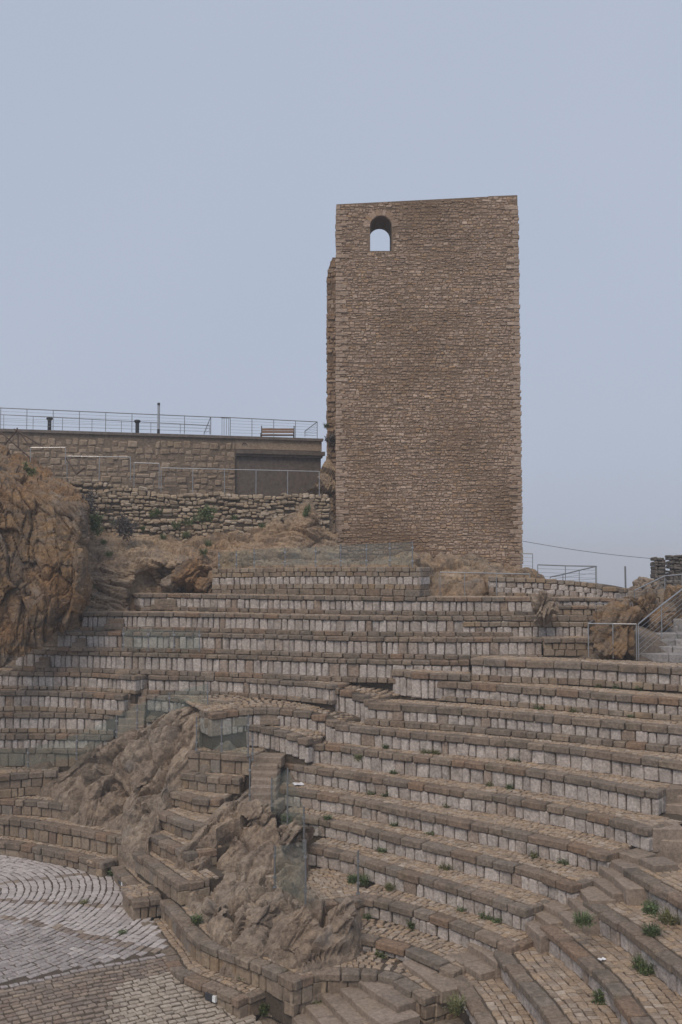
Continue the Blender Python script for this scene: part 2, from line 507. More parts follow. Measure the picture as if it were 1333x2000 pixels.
def smooth_line(P, step=0.12):
    """Catmull-Rom through the control points, resampled evenly"""
    P = [Vector(p) for p in P]
    if len(P) == 2:
        out = [P[0].lerp(P[1], i / 40) for i in range(41)]
    else:
        Q = [P[0] * 2 - P[1]] + P + [P[-1] * 2 - P[-2]]
        out = []
        for i in range(1, len(Q) - 2):
            p0, p1, p2, p3 = Q[i - 1:i + 3]
            for k in range(16):
                t = k / 16
                out.append(0.5 * ((2 * p1) + (p2 - p0) * t + (2 * p0 - 5 * p1 + 4 * p2 - p3) * t * t + (3 * p1 - p0 - 3 * p2 + p3) * t ** 3))
        out.append(P[-1])
    acc = [0.0]
    for a, b in zip(out, out[1:]):
        acc.append(acc[-1] + (b - a).length)
    n = max(4, int(acc[-1] / step))
    res, k = [], 0
    for i in range(n + 1):
        s = acc[-1] * i / n
        while k < len(acc) - 2 and acc[k + 1] < s:
            k += 1
        t = (s - acc[k]) / max(1e-9, acc[k + 1] - acc[k])
        res.append(out[k].lerp(out[k + 1], t))
    # soften the jitter of hand-read points
    for _ in range(6):
        res = [res[0]] + [(res[i - 1] + res[i] * 2 + res[i + 1]) / 4 for i in range(1, n)] + [res[-1]]
    return res

class Path:
    def __init__(s, P):
        s.p = P
        s.acc = [0.0]
        for a, b in zip(P, P[1:]):
            s.acc.append(s.acc[-1] + (b - a).length)
        s.len = s.acc[-1]
        s.nrm = []
        n = len(P)
        for i in range(n):
            t = (P[min(n - 1, i + 2)] - P[max(0, i - 2)])
            t.z = 0
            t.normalize()
            s.nrm.append(Vector((-t.y, t.x, 0)))
    def at(s, d):
        d = min(max(d, 0), s.len)
        lo, hi = 0, len(s.acc) - 1
        while hi - lo > 1:
            m = (lo + hi) // 2
            if s.acc[m] <= d: lo = m
            else: hi = m
        t = (d - s.acc[lo]) / max(1e-9, s.acc[hi] - s.acc[lo])
        n = s.nrm[lo].lerp(s.nrm[hi], t).normalized()
        return s.p[lo].lerp(s.p[hi], t), Vector((n.y, -n.x, 0)), n

HILL = []     # control points of the earth under everything

def course(t, path, zoff, hgt, kind, lens, prot, depth, jit, cham, origin, s0=0.0, s1=None, gap=0.026):
    """one course of separate blocks along a path; zoff = top of the course below the path"""
    s1 = path.len if s1 is None else s1
    s = s0
    while s < s1 - 0.04:
        L = random.uniform(*lens)
        if random.random() < .12: L *= 1.35
        if s1 - s - L < lens[0] * 0.6:
            L = s1 - s
        p, tx, n = path.at(s + L / 2)
        hh = hgt * random.uniform(.955, 1.0)
        me, sx, sz = block_mesh(kind, L - gap, depth, hh, cham, jit)
        o = bpy.data.objects.new(kind, me)
        COL.objects.link(o)
        o.parent = t
        pr = prot + random.uniform(-.022, .02)
        pos = p - n * pr - origin
        pos.z = p.z - zoff - hgt - origin.z
        o.location = pos
        o.rotation_euler = (random.uniform(-.015, .015), random.uniform(-.006, .006), math.atan2(tx.y, tx.x) + random.uniform(-.012, .012))
        o.scale = (sx, 1, sz)
        s += L

def paving(path, w0, w1, t, origin, size=(.11, .2), width=.14, mat='pave', name='cobble_paving', lift=0.0, s0=0, s1=None):
    mb = MB()
    w = w0
    s1 = path.len if s1 is None else s1
    while w < w1:
        ww = width * random.uniform(.85, 1.2)
        s = s0 + random.uniform(-.08, 0)
        while s < s1:
            L = random.uniform(*size)
            if s + L > s1: break
            p, tx, n = path.at(s + L / 2)
            c = p + n * (w + ww / 2) - origin
            c.z += lift * (w + ww / 2) + random.uniform(-.008, .008)
            cobble(mb, c, tx, n, L - .014, ww - .014, .06)
            s += L
        w += ww
    if mb.v:
        o = mb.build(name, mat, t)
        tag(o, kind='stuff')

def tier(name, label, pts, H, base, courses=None, tread=1.0, back=1.8, group=None, cat='seating tier', planes=None, cap_d=.34, pave=True, pave_mat='pave', pw=.14, hill=True, lift=0.0, wide=False, end_len=.85):
    """curved stone step: core, courses of single blocks, paved tread.
    pts: pixels of the upper front edge, (x, y) or (x, y, H); planes: plan points given as (x pixel, depth)"""
    if planes:
        P = []
        for x, d, h in planes:
            q = atd(x, 1088, d); P.append(Vector((q.x, q.y, EYE - h)))
    else:
        P = [at(p[0], p[1], p[2] if len(p) > 2 else H) for p in pts]
    path = Path(smooth_line(P))
    mid = path.at(path.len / 2)[0].copy()
    zb = EYE - base
    org = Vector((mid.x, mid.y, zb))
    t = thing(name, org, label, cat, group)
    rise = mid.z - zb
    if courses is None:
        courses = [(min(.19, rise * .4), 'seat_slab'), (None, 'riser_block')]
    fixed = sum(c[0] for c in courses if c[0])
    nfree = sum(1 for c in courses if not c[0])
    # core
    mb = MB()
    n = len(path.p)
    sel = list(range(0, n, 3))
    if sel[-1] != n - 1: sel.append(n - 1)
    vs = []
    for i in sel:
        p, nr = path.p[i], path.nrm[i]
        e = Vector()
        if i == 0: e = (path.p[1] - path.p[0]).normalized() * .08
        if i == n - 1: e = (path.p[-2] - path.p[-1]).normalized() * .08
        a = p + nr * .06 + e
        b = p + nr * back + e
        top = p.z - .035
        vs += [Vector((a.x, a.y, zb - .5)), Vector((a.x, a.y, top)), Vector((b.x, b.y, top + lift)), Vector((b.x, b.y, zb - .5))]
    fs = []
    m = len(sel)
    for i in range(m - 1):
        q, r = i * 4, i * 4 + 4
        for a, b in ((0, 1), (1, 2), (2, 3), (3, 0)):
            fs.append((q + a, q + b, r + b, r + a))
    fs += [(3, 2, 1, 0), (4 * m - 4, 4 * m - 3, 4 * m - 2, 4 * m - 1)]
    mb.poly([v - org for v in vs], fs)
    mb.build('rubble_core', 'mortar', t)
    # courses
    z = 0.0
    for k, c in enumerate(courses):
        hh = c[0] if c[0] else (rise - fixed) / nfree
        kind = c[1]
        if kind == 'seat_slab':
            course(t, path, z, hh, kind, (.36, .85) if wide else (.3, .62), .055, cap_d, .014, .024, org)
        elif kind == 'riser_block':
            course(t, path, z, hh + .03, kind, (.2, .42) if wide else (.17, .33), .0, .26, .018, .03, org)
        elif kind == 'foot_slab':
            course(t, path, z, hh, kind, (.3, .6), c[2] if len(c) > 2 else .26, .34, .01, .018, org)
        else:
            course(t, path, z, hh, kind, (.2, .42), c[2] if len(c) > 2 else .0, .26, .012, .02, org)
        z += hh
    # stones that close the two ends
    for k_end in (0, -1):
        p, nr = path.p[k_end], path.nrm[k_end]
        ln_ = min(back, end_len)
        if ln_ < .4: continue
        a, b = p + nr * .25, p + nr * ln_
        ep = Path([a.lerp(b, q / 6) for q in range(7)] if k_end else [b.lerp(a, q / 6) for q in range(7)])
        z = 0.0
        for c in courses:
            hh = c[0] if c[0] else (rise - fixed) / nfree
            kd = c[1] if c[1] != 'foot_slab' else 'brown_block'
            course(t, ep, z, hh, kd, (.28, .5), .03 if kd == 'seat_slab' else 0.0, .2, .012, .022, org)
            z += hh
    if pave and tread > cap_d:
        paving(path, cap_d - .02, tread, t, org, mat=pave_mat, width=pw, lift=lift / back)
    if hill:
        for i in range(0, n, 14):
            p, nr = path.p[i], path.nrm[i]
            HILL.append((p.x + nr.x * .1, p.y + nr.y * .1, zb - .5))
    return t, path

def ordinal(i):
    return ['first', 'second', 'third', 'fourth', 'fifth', 'sixth', 'seventh', 'eighth', 'ninth', 'tenth', 'eleventh', 'twelfth'][i]

# ------------------------------------------------------------------ the seating tiers
UC = lambda: [(.15, 'seat_slab'), (None, 'riser_block'), (.15, 'foot_slab', .24)]
GU = 'upper seating tiers under the tower'
tier('boundary_wall', 'low wall of brown and white courses under the glass fence before the tower', None, .4, 1.36,
     courses=[(.16, 'brown_block', .03), (.17, 'brown_block', .01), (.26, 'riser_block'), (.18, 'brown_block', .02), (None, 'foot_slab', .05)],
     planes=[(415, 37.3, .44), (473, 36.9, .42), (560, 36.2, .38), (670, 35.5, .36), (760, 34.6, .35), (822, 34.0, .35)],
     cat='wall', pave=False, back=.8)
tier('seating_tier', 'topmost long white-fronted seating tier, directly below the brown and white wall', 
     [(273, 1160), (330, 1159.6), (483, 1162), (670, 1164.5), (760, 1165.5), (880, 1166.2), (1000, 1166.4), (1042, 1166.5)], 1.36, 1.98, UC(), group=GU, tread=1.1)
tier('seating_tier', 'second long white-fronted seating tier below the wall, starting beside the dark niche',
     [(160, 1195.7), (250, 1195.9), (340, 1196.4), (500, 1199), (670, 1202.8), (850, 1203.6), (1000, 1203.5)], 1.98, 2.64, UC(), group=GU)
tier('seating_tier', 'third long white-fronted seating tier below the wall, behind the small glass screen',
     [(112, 1232.7), (220, 1233.6), (340, 1235), (500, 1238.5), (670, 1243), (850, 1245.5), (1000, 1245.8), (1060, 1246)], 2.64, 3.33, UC(), group=GU)
tier('seating_tier', 'fourth long white-fronted seating tier below the wall, rising to the foot of the cliff',
     [(30, 1268.4), (127, 1270.8), (340, 1276), (500, 1280.5), (670, 1286.5), (800, 1289.6), (918, 1290.5)], 3.33, 4.06, UC(), group=GU)
tier('seating_tier', 'fifth long white-fronted seating tier below the wall, ending at the paved landing',
     [(290, 1319), (360, 1320.5), (432, 1322), (524, 1327), (600, 1332.5), (652, 1337.5)], 4.06, 4.69,
     [(.15, 'seat_slab'), (None, 'riser_block'), (.14, 'foot_slab', .1)], group=GU)
# left block, from the top
GL = 'left block of tiers above the glass walkway'
tier('seating_tier', 'topmost tier of the left block beside the narrow stair',
     [(-70, 1310), (42, 1311.5), (143, 1313), (217, 1316.3), (266, 1320)], 4.06, 4.69, [(.16, 'seat_slab'), (None, 'riser_block'), (.13, 'brown_block', .03)], group=GL)
tier('seating_tier', 'second tier from the top of the left block beside the narrow stair',
     [(-70, 1350), (0, 1349.5), (76, 1349.2), (184, 1353.6), (243, 1357.4)], 4.69, 5.40, [(.18, 'seat_slab'), (None, 'riser_block'), (.17, 'brown_block', .03)], group=GL)
tier('seating_tier', 'third tier from the top of the left block beside the narrow stair',
     [(-70, 1392.5), (0, 1391.8), (102, 1392), (175, 1394), (224, 1396)], 5.40, 6.09, [(.18, 'seat_slab'), (None, 'riser_block'), (.15, 'brown_block', .03)], group=GL)
tier('seating_tier', 'fourth tier from the top of the left block, its right end behind the rock',
     [(-70, 1434), (0, 1434), (110, 1434), (224, 1436)], 6.09, 6.56, [(.19, 'seat_slab'), (None, 'riser_block')], group=GL)
tier('seating_tier', 'lowest tier of the left block, seen through the walkway glass',
     [(-70, 1460), (0, 1460.7), (90, 1461.5), (170, 1463)], 6.56, 7.19, [(.18, 'seat_slab'), (None, 'brown_block')], group=GL)
GB = 'brown tiers beside the orchestra on the left'
tier('retaining_wall', 'brown stone wall carrying the glass walkway on the left',
     [(-90, 1520, 7.25), (0, 1514.5, 7.22), (50, 1509.5, 7.2), (112, 1506, 7.19)], 7.19, 7.98,
     [(.2, 'seat_slab'), (None, 'brown_block'), (None, 'brown_block')], cat='wall', tread=1.6, back=2.2)
tier('seating_tier', 'uppermost brown tier of the lower left group, ending against the rock',
     [(-90, 1561), (0, 1561), (66, 1563.8), (97, 1567), (136, 1572)], 7.98, 8.47, [(.2, 'seat_slab'), (None, 'brown_block')], group=GB)
tier('seating_tier', 'middle brown tier of the lower left group, ending under the rock face',
     [(-90, 1589), (0, 1596), (55, 1603), (115, 1613.5), (171, 1622.5), (250, 1638)], 8.47, 9.06, [(.22, 'seat_slab'), (None, 'brown_block')], group=GB)
tier('seating_tier', 'lowest brown tier on the left, at the rim of the pale orchestra',
     [(-90, 1634), (0, 1643.5), (54, 1651), (133, 1667), (176, 1677), (196, 1684)], 9.06, 9.48, [(.2, 'seat_slab'), (None, 'brown_block')], group=GB)
# tiers right of the narrow stair
tier('seating_tier', 'short white-fronted tier between the narrow stair and the landing',
     [(288, 1356.5), (330, 1360), (399, 1368.5), (446, 1371.5)], 4.69, 5.2, [(.17, 'seat_slab'), (None, 'riser_block')], tread=.9, back=.9)
tier('seating_tier', 'short tier behind the rock peak below the narrow stair', [(286, 1401), (345, 1402.5)], 5.40, 6.1, [(.17, 'seat_slab'), (None, 'riser_block')], back=.9, tread=.8)
# the bay round the landing
tier('seating_tier', 'curved tier with tall white blocks at the edge of the upper landing',
     [(412, 1394, 4.86), (484, 1384.5, 4.8), (541, 1384, 4.8), (598, 1390.6, 4.86), (636, 1399, 4.97), (651, 1413, 5.13)], 4.85, 5.5,
     [(.2, 'seat_slab'), (None, 'riser_block')], tread=2.3, back=2.4, lift=.2)
tier('seating_tier', 'curved lower tier of the bay above the second landing',
     [(480, 1414, 5.28), (506, 1417.5, 5.3), (550, 1428, 5.37), (592, 1440, 5.46), (602, 1450, 5.6)], 5.35, 6.0,
     [(.2, 'seat_slab'), (None, 'riser_block')], tread=1.6, back=1.8)
# wedge of tiers between the two rocks
GN = 'wedge of brown tiers between the two rocks'
NB = lambda: [(.2, 'seat_slab'), (None, 'brown_block')]
tier('seating_tier', 'topmost tier of the brown wedge, below the glass on the second landing',
     [(366, 1467.5), (437, 1472), (489, 1476)], 6.0, 6.6, NB(), group=GN, tread=2.6, back=2.8)
tier('seating_tier', 'second tier from the top of the brown wedge between the rocks', [(335, 1507), (372, 1511), (412, 1517), (470, 1520)], 6.6, 7.07, NB(), group=GN)
tier('seating_tier', 'third tier from the top of the brown wedge between the rocks', [(316, 1541), (350, 1549), (384, 1558), (432, 1562)], 7.07, 7.5, NB(), group=GN)
tier('seating_tier', 'fourth tier from the top of the brown wedge between the rocks', [(308, 1584), (340, 1597), (364, 1606), (396, 1612)], 7.5, 7.98, NB(), group=GN)
tier('seating_tier', 'fifth tier from the top of the brown wedge between the rocks', [(288, 1627), (315, 1640), (340, 1653), (372, 1668)], 7.98, 8.42, NB(), group=GN)
tier('seating_tier', 'lowest tier of the brown wedge, above the path by the orchestra', [(263, 1664), (295, 1686), (330, 1711), (352, 1727)], 8.42, 8.97, NB(), group=GN)
# main right block
GR = 'tiers of the large right block'
R3C = lambda f: [(.21, 'seat_slab'), (None, 'riser_block'), f]
RT = [
 ([(920, 1285.8), (993, 1289.6), (1120, 1293.5), (1248, 1300.2), (1333, 1305), (1450, 1313)], 3.2, 3.89, R3C((.2, 'brown_block', .04)), 1.2, 'topmost tier of the large right block, below the steel railing'),
 ([(803, 1327.5), (851, 1329.5), (925, 1334), (1000, 1340), (1115, 1348), (1217, 1356.5), (1333, 1365), (1450, 1375)], 3.89, 4.51, R3C((.16, 'brown_block', .04)), 1.0, 'second tier from the top of the large right block'),
 ([(718, 1371.3), (797, 1376.6), (900, 1383.3), (1000, 1391), (1120, 1401), (1222, 1410.6), (1333, 1420.5), (1450, 1432)], 4.51, 5.17, R3C((.17, 'foot_slab', .27)), 1.0, 'third tier from the top of the large right block, with a footstep'),
 ([(653, 1414.5), (700, 1419), (762, 1425.5), (828, 1431.8), (915, 1439.5), (1000, 1446.5), (1095, 1457), (1222, 1475), (1333, 1490), (1450, 1508)], 5.17, 5.72, None, 1.0, 'fourth tier from the top of the large right block'),
 ([(600, 1453), (650, 1455), (696, 1461.5), (775, 1472), (849, 1480), (897, 1485.5), (1000, 1498), (1115, 1516), (1205, 1532.5), (1248, 1541), (1287, 1546.5)], 5.72, 6.3, None, 1.0, 'fifth tier from the top of the large right block, ending at the right stair'),
 ([(544, 1486.5), (600, 1497), (660, 1506), (772, 1523), (810, 1529), (890, 1542), (1000, 1557.8), (1141, 1586), (1222, 1606.5), (1268, 1619.5)], 6.3, 6.8, None, 1.1, 'sixth tier from the top of the large right block, above the paper sheet'),
 ([(537, 1536), (600, 1545.5), (670, 1556), (734, 1568.5), (798, 1582), (907, 1604.6), (1000, 1623), (1102, 1645.5), (1156, 1659.5), (1188, 1668.5)], 6.8, 7.29, None, 1.2, 'seventh tier from the top of the large right block'),
 ([(549, 1589), (605, 1595.5), (670, 1608), (744, 1626), (833, 1647.5), (948, 1677), (1000, 1689), (1054, 1704.5), (1100, 1722), (1122, 1729)], 7.29, 7.77, None, 1.2, 'eighth tier from the top of the large right block'),
 ([(600, 1652), (660, 1664), (744, 1689.5), (805, 1707.5), (856, 1721.5), (917, 1740.4), (986, 1761.5), (1030, 1776)], 7.77, 8.26, None, 1.2, 'ninth tier from the top of the large right block, behind the lowest glass pane'),
 ([(698, 1750.5), (729, 1756), (795, 1772), (844, 1787.5), (912, 1812), (956, 1830), (1000, 1851, 8.3)], 8.26, 8.71, None, 1.3, 'tenth tier from the top of the large right block, starting at the rock'),
 ([(670, 1826), (713, 1832), (775, 1847.5), (826, 1865.4), (844, 1875.4), (889, 1901, 8.8)], 8.71, 9.0, [(.17, 'seat_slab'), (None, 'riser_block')], 1.2, 'lowest tier of the large right block, a single low curved step'),
]
RP = []
for pts, H, b, c, tr, lab in RT:
    t_, p_ = tier('seating_tier', lab, pts, H, b, c, tread=tr, group=GR, back=max(1.8, tr + .4), wide=True)
    RP.append((p_, EYE - b))
tier('paved_landing', 'small paved landing at the lowest glass pane, above the rock', [(590, 1772), (640, 1764.5), (690, 1757.5), (735, 1752)], 8.275, 8.9, [(.2, 'seat_slab'), (None, 'brown_block')], cat='landing', tread=2.6, back=2.7)
# block right of the diagonal stair
GS = 'tiers right of the diagonal stair'
for pts, H, b, lab in [
 ([(1221, 1695), (1249, 1711.5), (1292, 1735), (1333, 1758), (1400, 1800), (1470, 1850)], 6.96, 7.5, 'uppermost tier right of the diagonal stair, overgrown at its foot'),
 ([(1142, 1757), (1171, 1777.5), (1215, 1804.5), (1253, 1834), (1294, 1865), (1333, 1896), (1400, 1955), (1460, 2015)], 7.49, 7.98, 'second tier from the top right of the diagonal stair'),
 ([(1056, 1807), (1095, 1834.5), (1136, 1870), (1177, 1908), (1212, 1951), (1243, 1993), (1290, 2060)], 7.99, 8.42, 'third tier down right of the diagonal stair, a paper scrap on its tread'),
 ([(970, 1854), (991, 1885), (1027, 1926), (1054, 1956), (1082, 1995), (1125, 2065)], 8.43, 8.88, 'fourth tier from the top right of the diagonal stair'),
 ([(880, 1904), (904, 1938), (922, 1965), (939, 1996), (965, 2050)], 8.88, 9.2, 'lowest tier right of the diagonal stair, a grass tuft at its end'),
]:
    tier('seating_tier', lab, pts, H, b, None, tread=1.7, group=GS, back=2.1, pw=.17, wide=True)
# walls round the orchestra
WB = lambda: [(.2, 'seat_slab'), (None, 'brown_block')]
tier('retaining_wall', 'brown wall curving from the orchestra to the foot of the diagonal stair',
     [(316, 1757), (330, 1772), (355, 1801), (384, 1832), (400, 1844), (432, 1854.5), (460, 1866), (506, 1882.5), (540, 1899), (572, 1917)], 9.0, 9.54, WB(), cat='wall', tread=1.5, back=1.7)
tier('retaining_wall', 'short brown wall end with stone corner beside the lowest stair flight',
     [(606, 1898), (630, 1898.5), (660, 1899.5), (735, 1901), (762, 1906), (790, 1924), (832, 1949)], 9.0, 9.75, [(.18, 'seat_slab'), (None, 'brown_block'), (None, 'brown_block')], cat='wall', tread=1.3, back=1.5)
tier('retaining_wall', 'short return of the brown wall turning back to the lowest stair flight', [(573, 1917), (590, 1907.5), (606, 1899)], 9.0, 9.75, [(.2, 'seat_slab'), (None, 'brown_block'), (None, 'brown_block')], cat='wall', pave=False, back=.35)
tier('stone_bench', 'low curved brown bench along the foot of the wall beside the orchestra ramp',
     [(277, 1800, 9.47), (311, 1849, 9.5), (324, 1865, 9.52), (342, 1897, 9.54), (381, 1914, 9.54), (406, 1924, 9.54), (440, 1939, 9.54), (468, 1953, 9.54)], 9.54, 10.02, [(.17, 'seat_slab'), (None, 'brown_block')], cat='bench', tread=1.2, back=1.25)
tier('retaining_wall', 'square brown wall end jutting into the orchestra beside the pale paving',
     [(258, 1761), (287, 1757), (317, 1753)], 9.0, 9.5, [(.18, 'seat_slab'), (None, 'brown_block')], cat='wall', tread=1.3, back=1.25, end_len=1.2)
tier('retaining_wall', 'short brown return wall closing the right end of the lowest left tier',
     [(198, 1686), (230, 1675.5), (262, 1668.5)], 9.06, 9.49, [(.19, 'seat_slab'), (None, 'brown_block')], cat='wall', tread=.5, back=.6)
tier('kerb_wall', 'pale low kerb wall from the square wall end up to the lowest brown tier',
     [(222, 1692), (240, 1713), (268, 1738)], 9.1, 9.49, [(.14, 'seat_slab'), (None, 'brown_block')], cat='kerb', tread=.9, back=1.3)
# steps and wall on the far right, beyond the upper tiers
tier('bastion_wall', 'curved pale stone wall right of the tower, under the steel railing', None, .8, 1.45,
     courses=[(.16, 'brown_block', .03), (None, 'riser_block'), (None, 'riser_block'), (.14, 'brown_block', .02)],
     planes=[(955, 35.2, .70), (1054, 35.0, .75), (1115, 34.8, .83), (1165, 34.4, .92), (1203, 33.9, 1.07)], cat='wall', pave=False, back=.9)
tier('stone_step', 'short pale step at the foot of the curved wall, right of the rock lump', [(1090, 1167.5, 1.38), (1150, 1167.3, 1.38), (1232, 1169.5, 1.40)], 1.38, 1.64, [(.13, 'seat_slab'), (None, 'riser_block')], cat='step', tread=.8)
tier('stone_step', 'middle of the three short steps right of the rock lump', [(1085, 1183, 1.64), (1192, 1184, 1.64)], 1.64, 1.95, [(.12, 'seat_slab'), (None, 'brown_block')], cat='step', tread=.8)
tier('stone_step', 'lowest of the three short steps right of the rock lump', [(1000, 1202.2, 1.95), (1080, 1202, 1.95), (1165, 1202, 1.95)], 1.95, 2.18, [(.2, 'seat_slab'), (None, 'brown_block')], cat='step', tread=.8)
tier('stone_step', 'long pale step before the rock lump, ending at the steel railing', [(905, 1214.8, 2.16), (993, 1214.8, 2.16), (1080, 1215, 2.16), (1152, 1215.2, 2.16)], 2.16, 2.66, [(.16, 'brown_block', .03), (None, 'riser_block')], cat='step', tread=.5)
tier('stone_step', 'grey coursed step below the railing at the boulder', [(1062, 1246, 2.62), (1110, 1246.5, 2.62), (1160, 1247, 2.62)], 2.62, 3.2, [(.16, 'seat_slab'), (None, 'brown_block'), (None, 'brown_block')], cat='step', tread=1.0)

# ------------------------------------------------------------------ stairs
def stair(label, edges, depth=.6, mat='step', hill=True, thick=.28, cat='stair', name='stone_stair'):
    """edges: list of (pixel points, H); every step is a slab of its own"""
    P0 = at(*edges[-1][0][0], edges[-1][1])
    org = Vector((P0.x, P0.y, P0.z - thick))
    t = thing(name, org, label, cat)
    for pts, H in edges:
        P = [at(x, y, H) for x, y in pts]
        path = Path(smooth_line(P, .1))
        n = max(1, round(path.len / .75))
        for i in range(n):
            a, b = path.len * i / n, path.len * (i + 1) / n
            p, tx, nr = path.at((a + b) / 2)
            L = b - a
            me, sx, sz = block_mesh(mat, L - .008, depth, thick, .02, .012)
            o = bpy.data.objects.new('step', me)
            COL.objects.link(o)
            o.parent = t
            pos = p - org
            pos.z = p.z - thick - org.z
            o.location = pos
            o.rotation_euler = (0, random.uniform(-.008, .008), math.atan2(tx.y, tx.x))
            o.scale = (sx, 1, sz)
        if hill:
            p, tx, nr = path.at(path.len / 2)
            HILL.append((p.x + nr.x * .1, p.y + nr.y * .1, p.z - .6))
    return t

stair('upper flight of the diagonal stair, between the seventh and eighth tiers',
      [([(1208, 1664), (1240, 1673), (1262, 1682), (1275, 1691)], 6.81), ([(1188, 1676), (1207, 1688), (1222, 1696)], 6.96), ([(1168, 1692), (1195, 1709), (1224, 1735)], 7.12)], .62, thick=.45)
stair('flight of the diagonal stair between the eighth and ninth tiers',
      [([(1148, 1716.5), (1170, 1726), (1193, 1746)], 7.3), ([(1128, 1731), (1142, 1748), (1147, 1758)], 7.42), ([(1107, 1751), (1125, 1768), (1142, 1789)], 7.6)], .62, thick=.45)
stair('flight of the diagonal stair between the ninth and tenth tiers',
      [([(1052, 1761), (1083, 1776), (1114, 1801)], 7.78), ([(1037, 1776), (1055, 1789), (1074, 1803)], 7.91), ([(1017, 1795), (1035, 1810), (1056, 1828)], 8.07)], .62, thick=.45)
stair('flight of the diagonal stair below the tenth tier', [([(911, 1842), (940, 1858), (969, 1880)], 8.55), ([(872, 1863), (905, 1882), (939, 1902)], 8.72)], .65, thick=.45)
stair('lowest wide flight of the diagonal stair at the bottom edge',
      [([(785, 1878.5), (820, 1902), (862, 1936)], 8.9), ([(697, 1912), (730, 1936), (777, 1965)], 9.15), ([(663, 1930), (695, 1958), (727, 1987), (752, 2003)], 9.3), ([(627, 1941), (655, 1970), (690, 2005)], 9.45), ([(596, 1963), (615, 1983), (640, 2012)], 9.6), ([(571, 1983), (585, 2002), (600, 2020)], 9.75)], .9)
stair('pair of steps right of the fifth tier at the photo edge', [([(1296, 1542), (1333, 1538), (1420, 1540)], 5.74), ([(1297, 1554), (1333, 1553), (1420, 1557)], 5.92), ([(1292, 1571), (1333, 1573), (1420, 1579)], 6.12)], .7, thick=.5)
stair('two broad steps right of the sixth tier at the photo edge', [([(1268, 1620), (1283, 1618), (1333, 1619), (1420, 1624)], 6.31), ([(1277, 1638), (1333, 1644), (1420, 1652)], 6.56)], .8, thick=.55)
stair('narrow stair between the left block and the central tiers',
      [([(250 - k * 2.6, 1303 + k * 14.3), (291 - k * 1.2, 1304 + k * 14.3)], 3.87 + k * .232) for k in range(10)], .9, thick=.3)
stair('steps under the glass at the left of the bay', [([(400, 1404), (484, 1401)], 5.05), ([(400, 1416.5), (484, 1414)], 5.28), ([(400, 1430), (482, 1428)], 5.55)], .7)
stair('two small steps up from the bay to the upper landing', [([(506, 1392), (543, 1392)], 4.93), ([(508, 1403.5), (546, 1404)], 5.1)], .5, thick=.2)
stair('narrow stair behind the glass, between the wedge and the sixth tier',
      [([(487, 1478), (550, 1480)], 6.05), ([(490, 1494), (543, 1494)], 6.22), ([(490, 1508), (542, 1509)], 6.38), ([(490, 1522), (541, 1523)], 6.53), ([(489, 1536), (540, 1537)], 6.67), ([(488, 1551), (540, 1552)], 6.82), ([(486, 1567), (545, 1570)], 6.99)], .7, thick=.32)
for lab, q, Hs in [('small corner steps at the left end of the topmost long tier', (302, 345, 1170, 1181), (1.55, 1.75)),
                   ('small corner steps at the left end of the second long tier', (212, 242, 1208.3, 1218.7), (2.2, 2.38)),
                   ('small corner steps at the left end of the third long tier', (148, 168, 1245.7, 1255.8), (2.86, 3.03)),
                   ('small corner steps at the left end of the fourth long tier', (76, 98, 1283.2, 1294), (3.56, 3.74))]:
    stair(lab, [([(q[0], q[2]), (q[1], q[2])], Hs[0]), ([(q[0] - 8, q[3]), (q[1], q[3])], Hs[1])], .9, thick=.2, hill=False, mat='foot_slab')
# landing slab with its raised front between the fifth long tier and the right block
tier('paved_landing', 'raised paved landing at the left end of the two topmost right tiers',
     [(766, 1307.5, 3.62), (800, 1311, 3.62), (820, 1314, 3.64), (920, 1318, 3.68)], 3.65, 4.42, [(.2, 'seat_slab'), (None, 'riser_block')], cat='landing', tread=1.6, back=1.7)
tier('paved_landing', 'paved landing at the left end of the third right tier',
     [(640, 1341, 4.16), (660, 1345, 4.2), (690, 1352, 4.28), (712, 1362, 4.4), (722, 1369, 4.48)], 4.3, 5.1, [(.2, 'seat_slab'), (None, 'riser_block')], cat='landing', tread=1.7, back=1.8, lift=.12)

# ------------------------------------------------------------------ noise and rock
def h3(i, j, k, s):
    n = (i.astype(np.int64) * 374761393 + j.astype(np.int64) * 668265263 + k.astype(np.int64) * 2147483647 + s * 974711) & 0xffffffff
    n = ((n ^ (n >> 13)) * 1274126177) & 0xffffffff
    n = ((n ^ (n >> 16)) * 2246822519) & 0xffffffff
    return ((n ^ (n >> 15)) & 0xffffff) / float(0xffffff)

def vnoise(P, s=0):
    f = np.floor(P); t = P - f; t = t * t * (3 - 2 * t)
    i, j, k = f[:, 0], f[:, 1], f[:, 2]
    r = 0
    for a in (0, 1):
        for b in (0, 1):
            for c in (0, 1):
                w = (t[:, 0] if a else 1 - t[:, 0]) * (t[:, 1] if b else 1 - t[:, 1]) * (t[:, 2] if c else 1 - t[:, 2])
                r = r + w * h3(i + a, j + b, k + c, s)
    return r * 2 - 1

def fbm(P, o=4, s=0):
    r, a, tot = 0, 1.0, 0
    for q in range(o):
        r = r + a * vnoise(P * 2 ** q, s + q); tot += a; a *= .5
    return r / tot

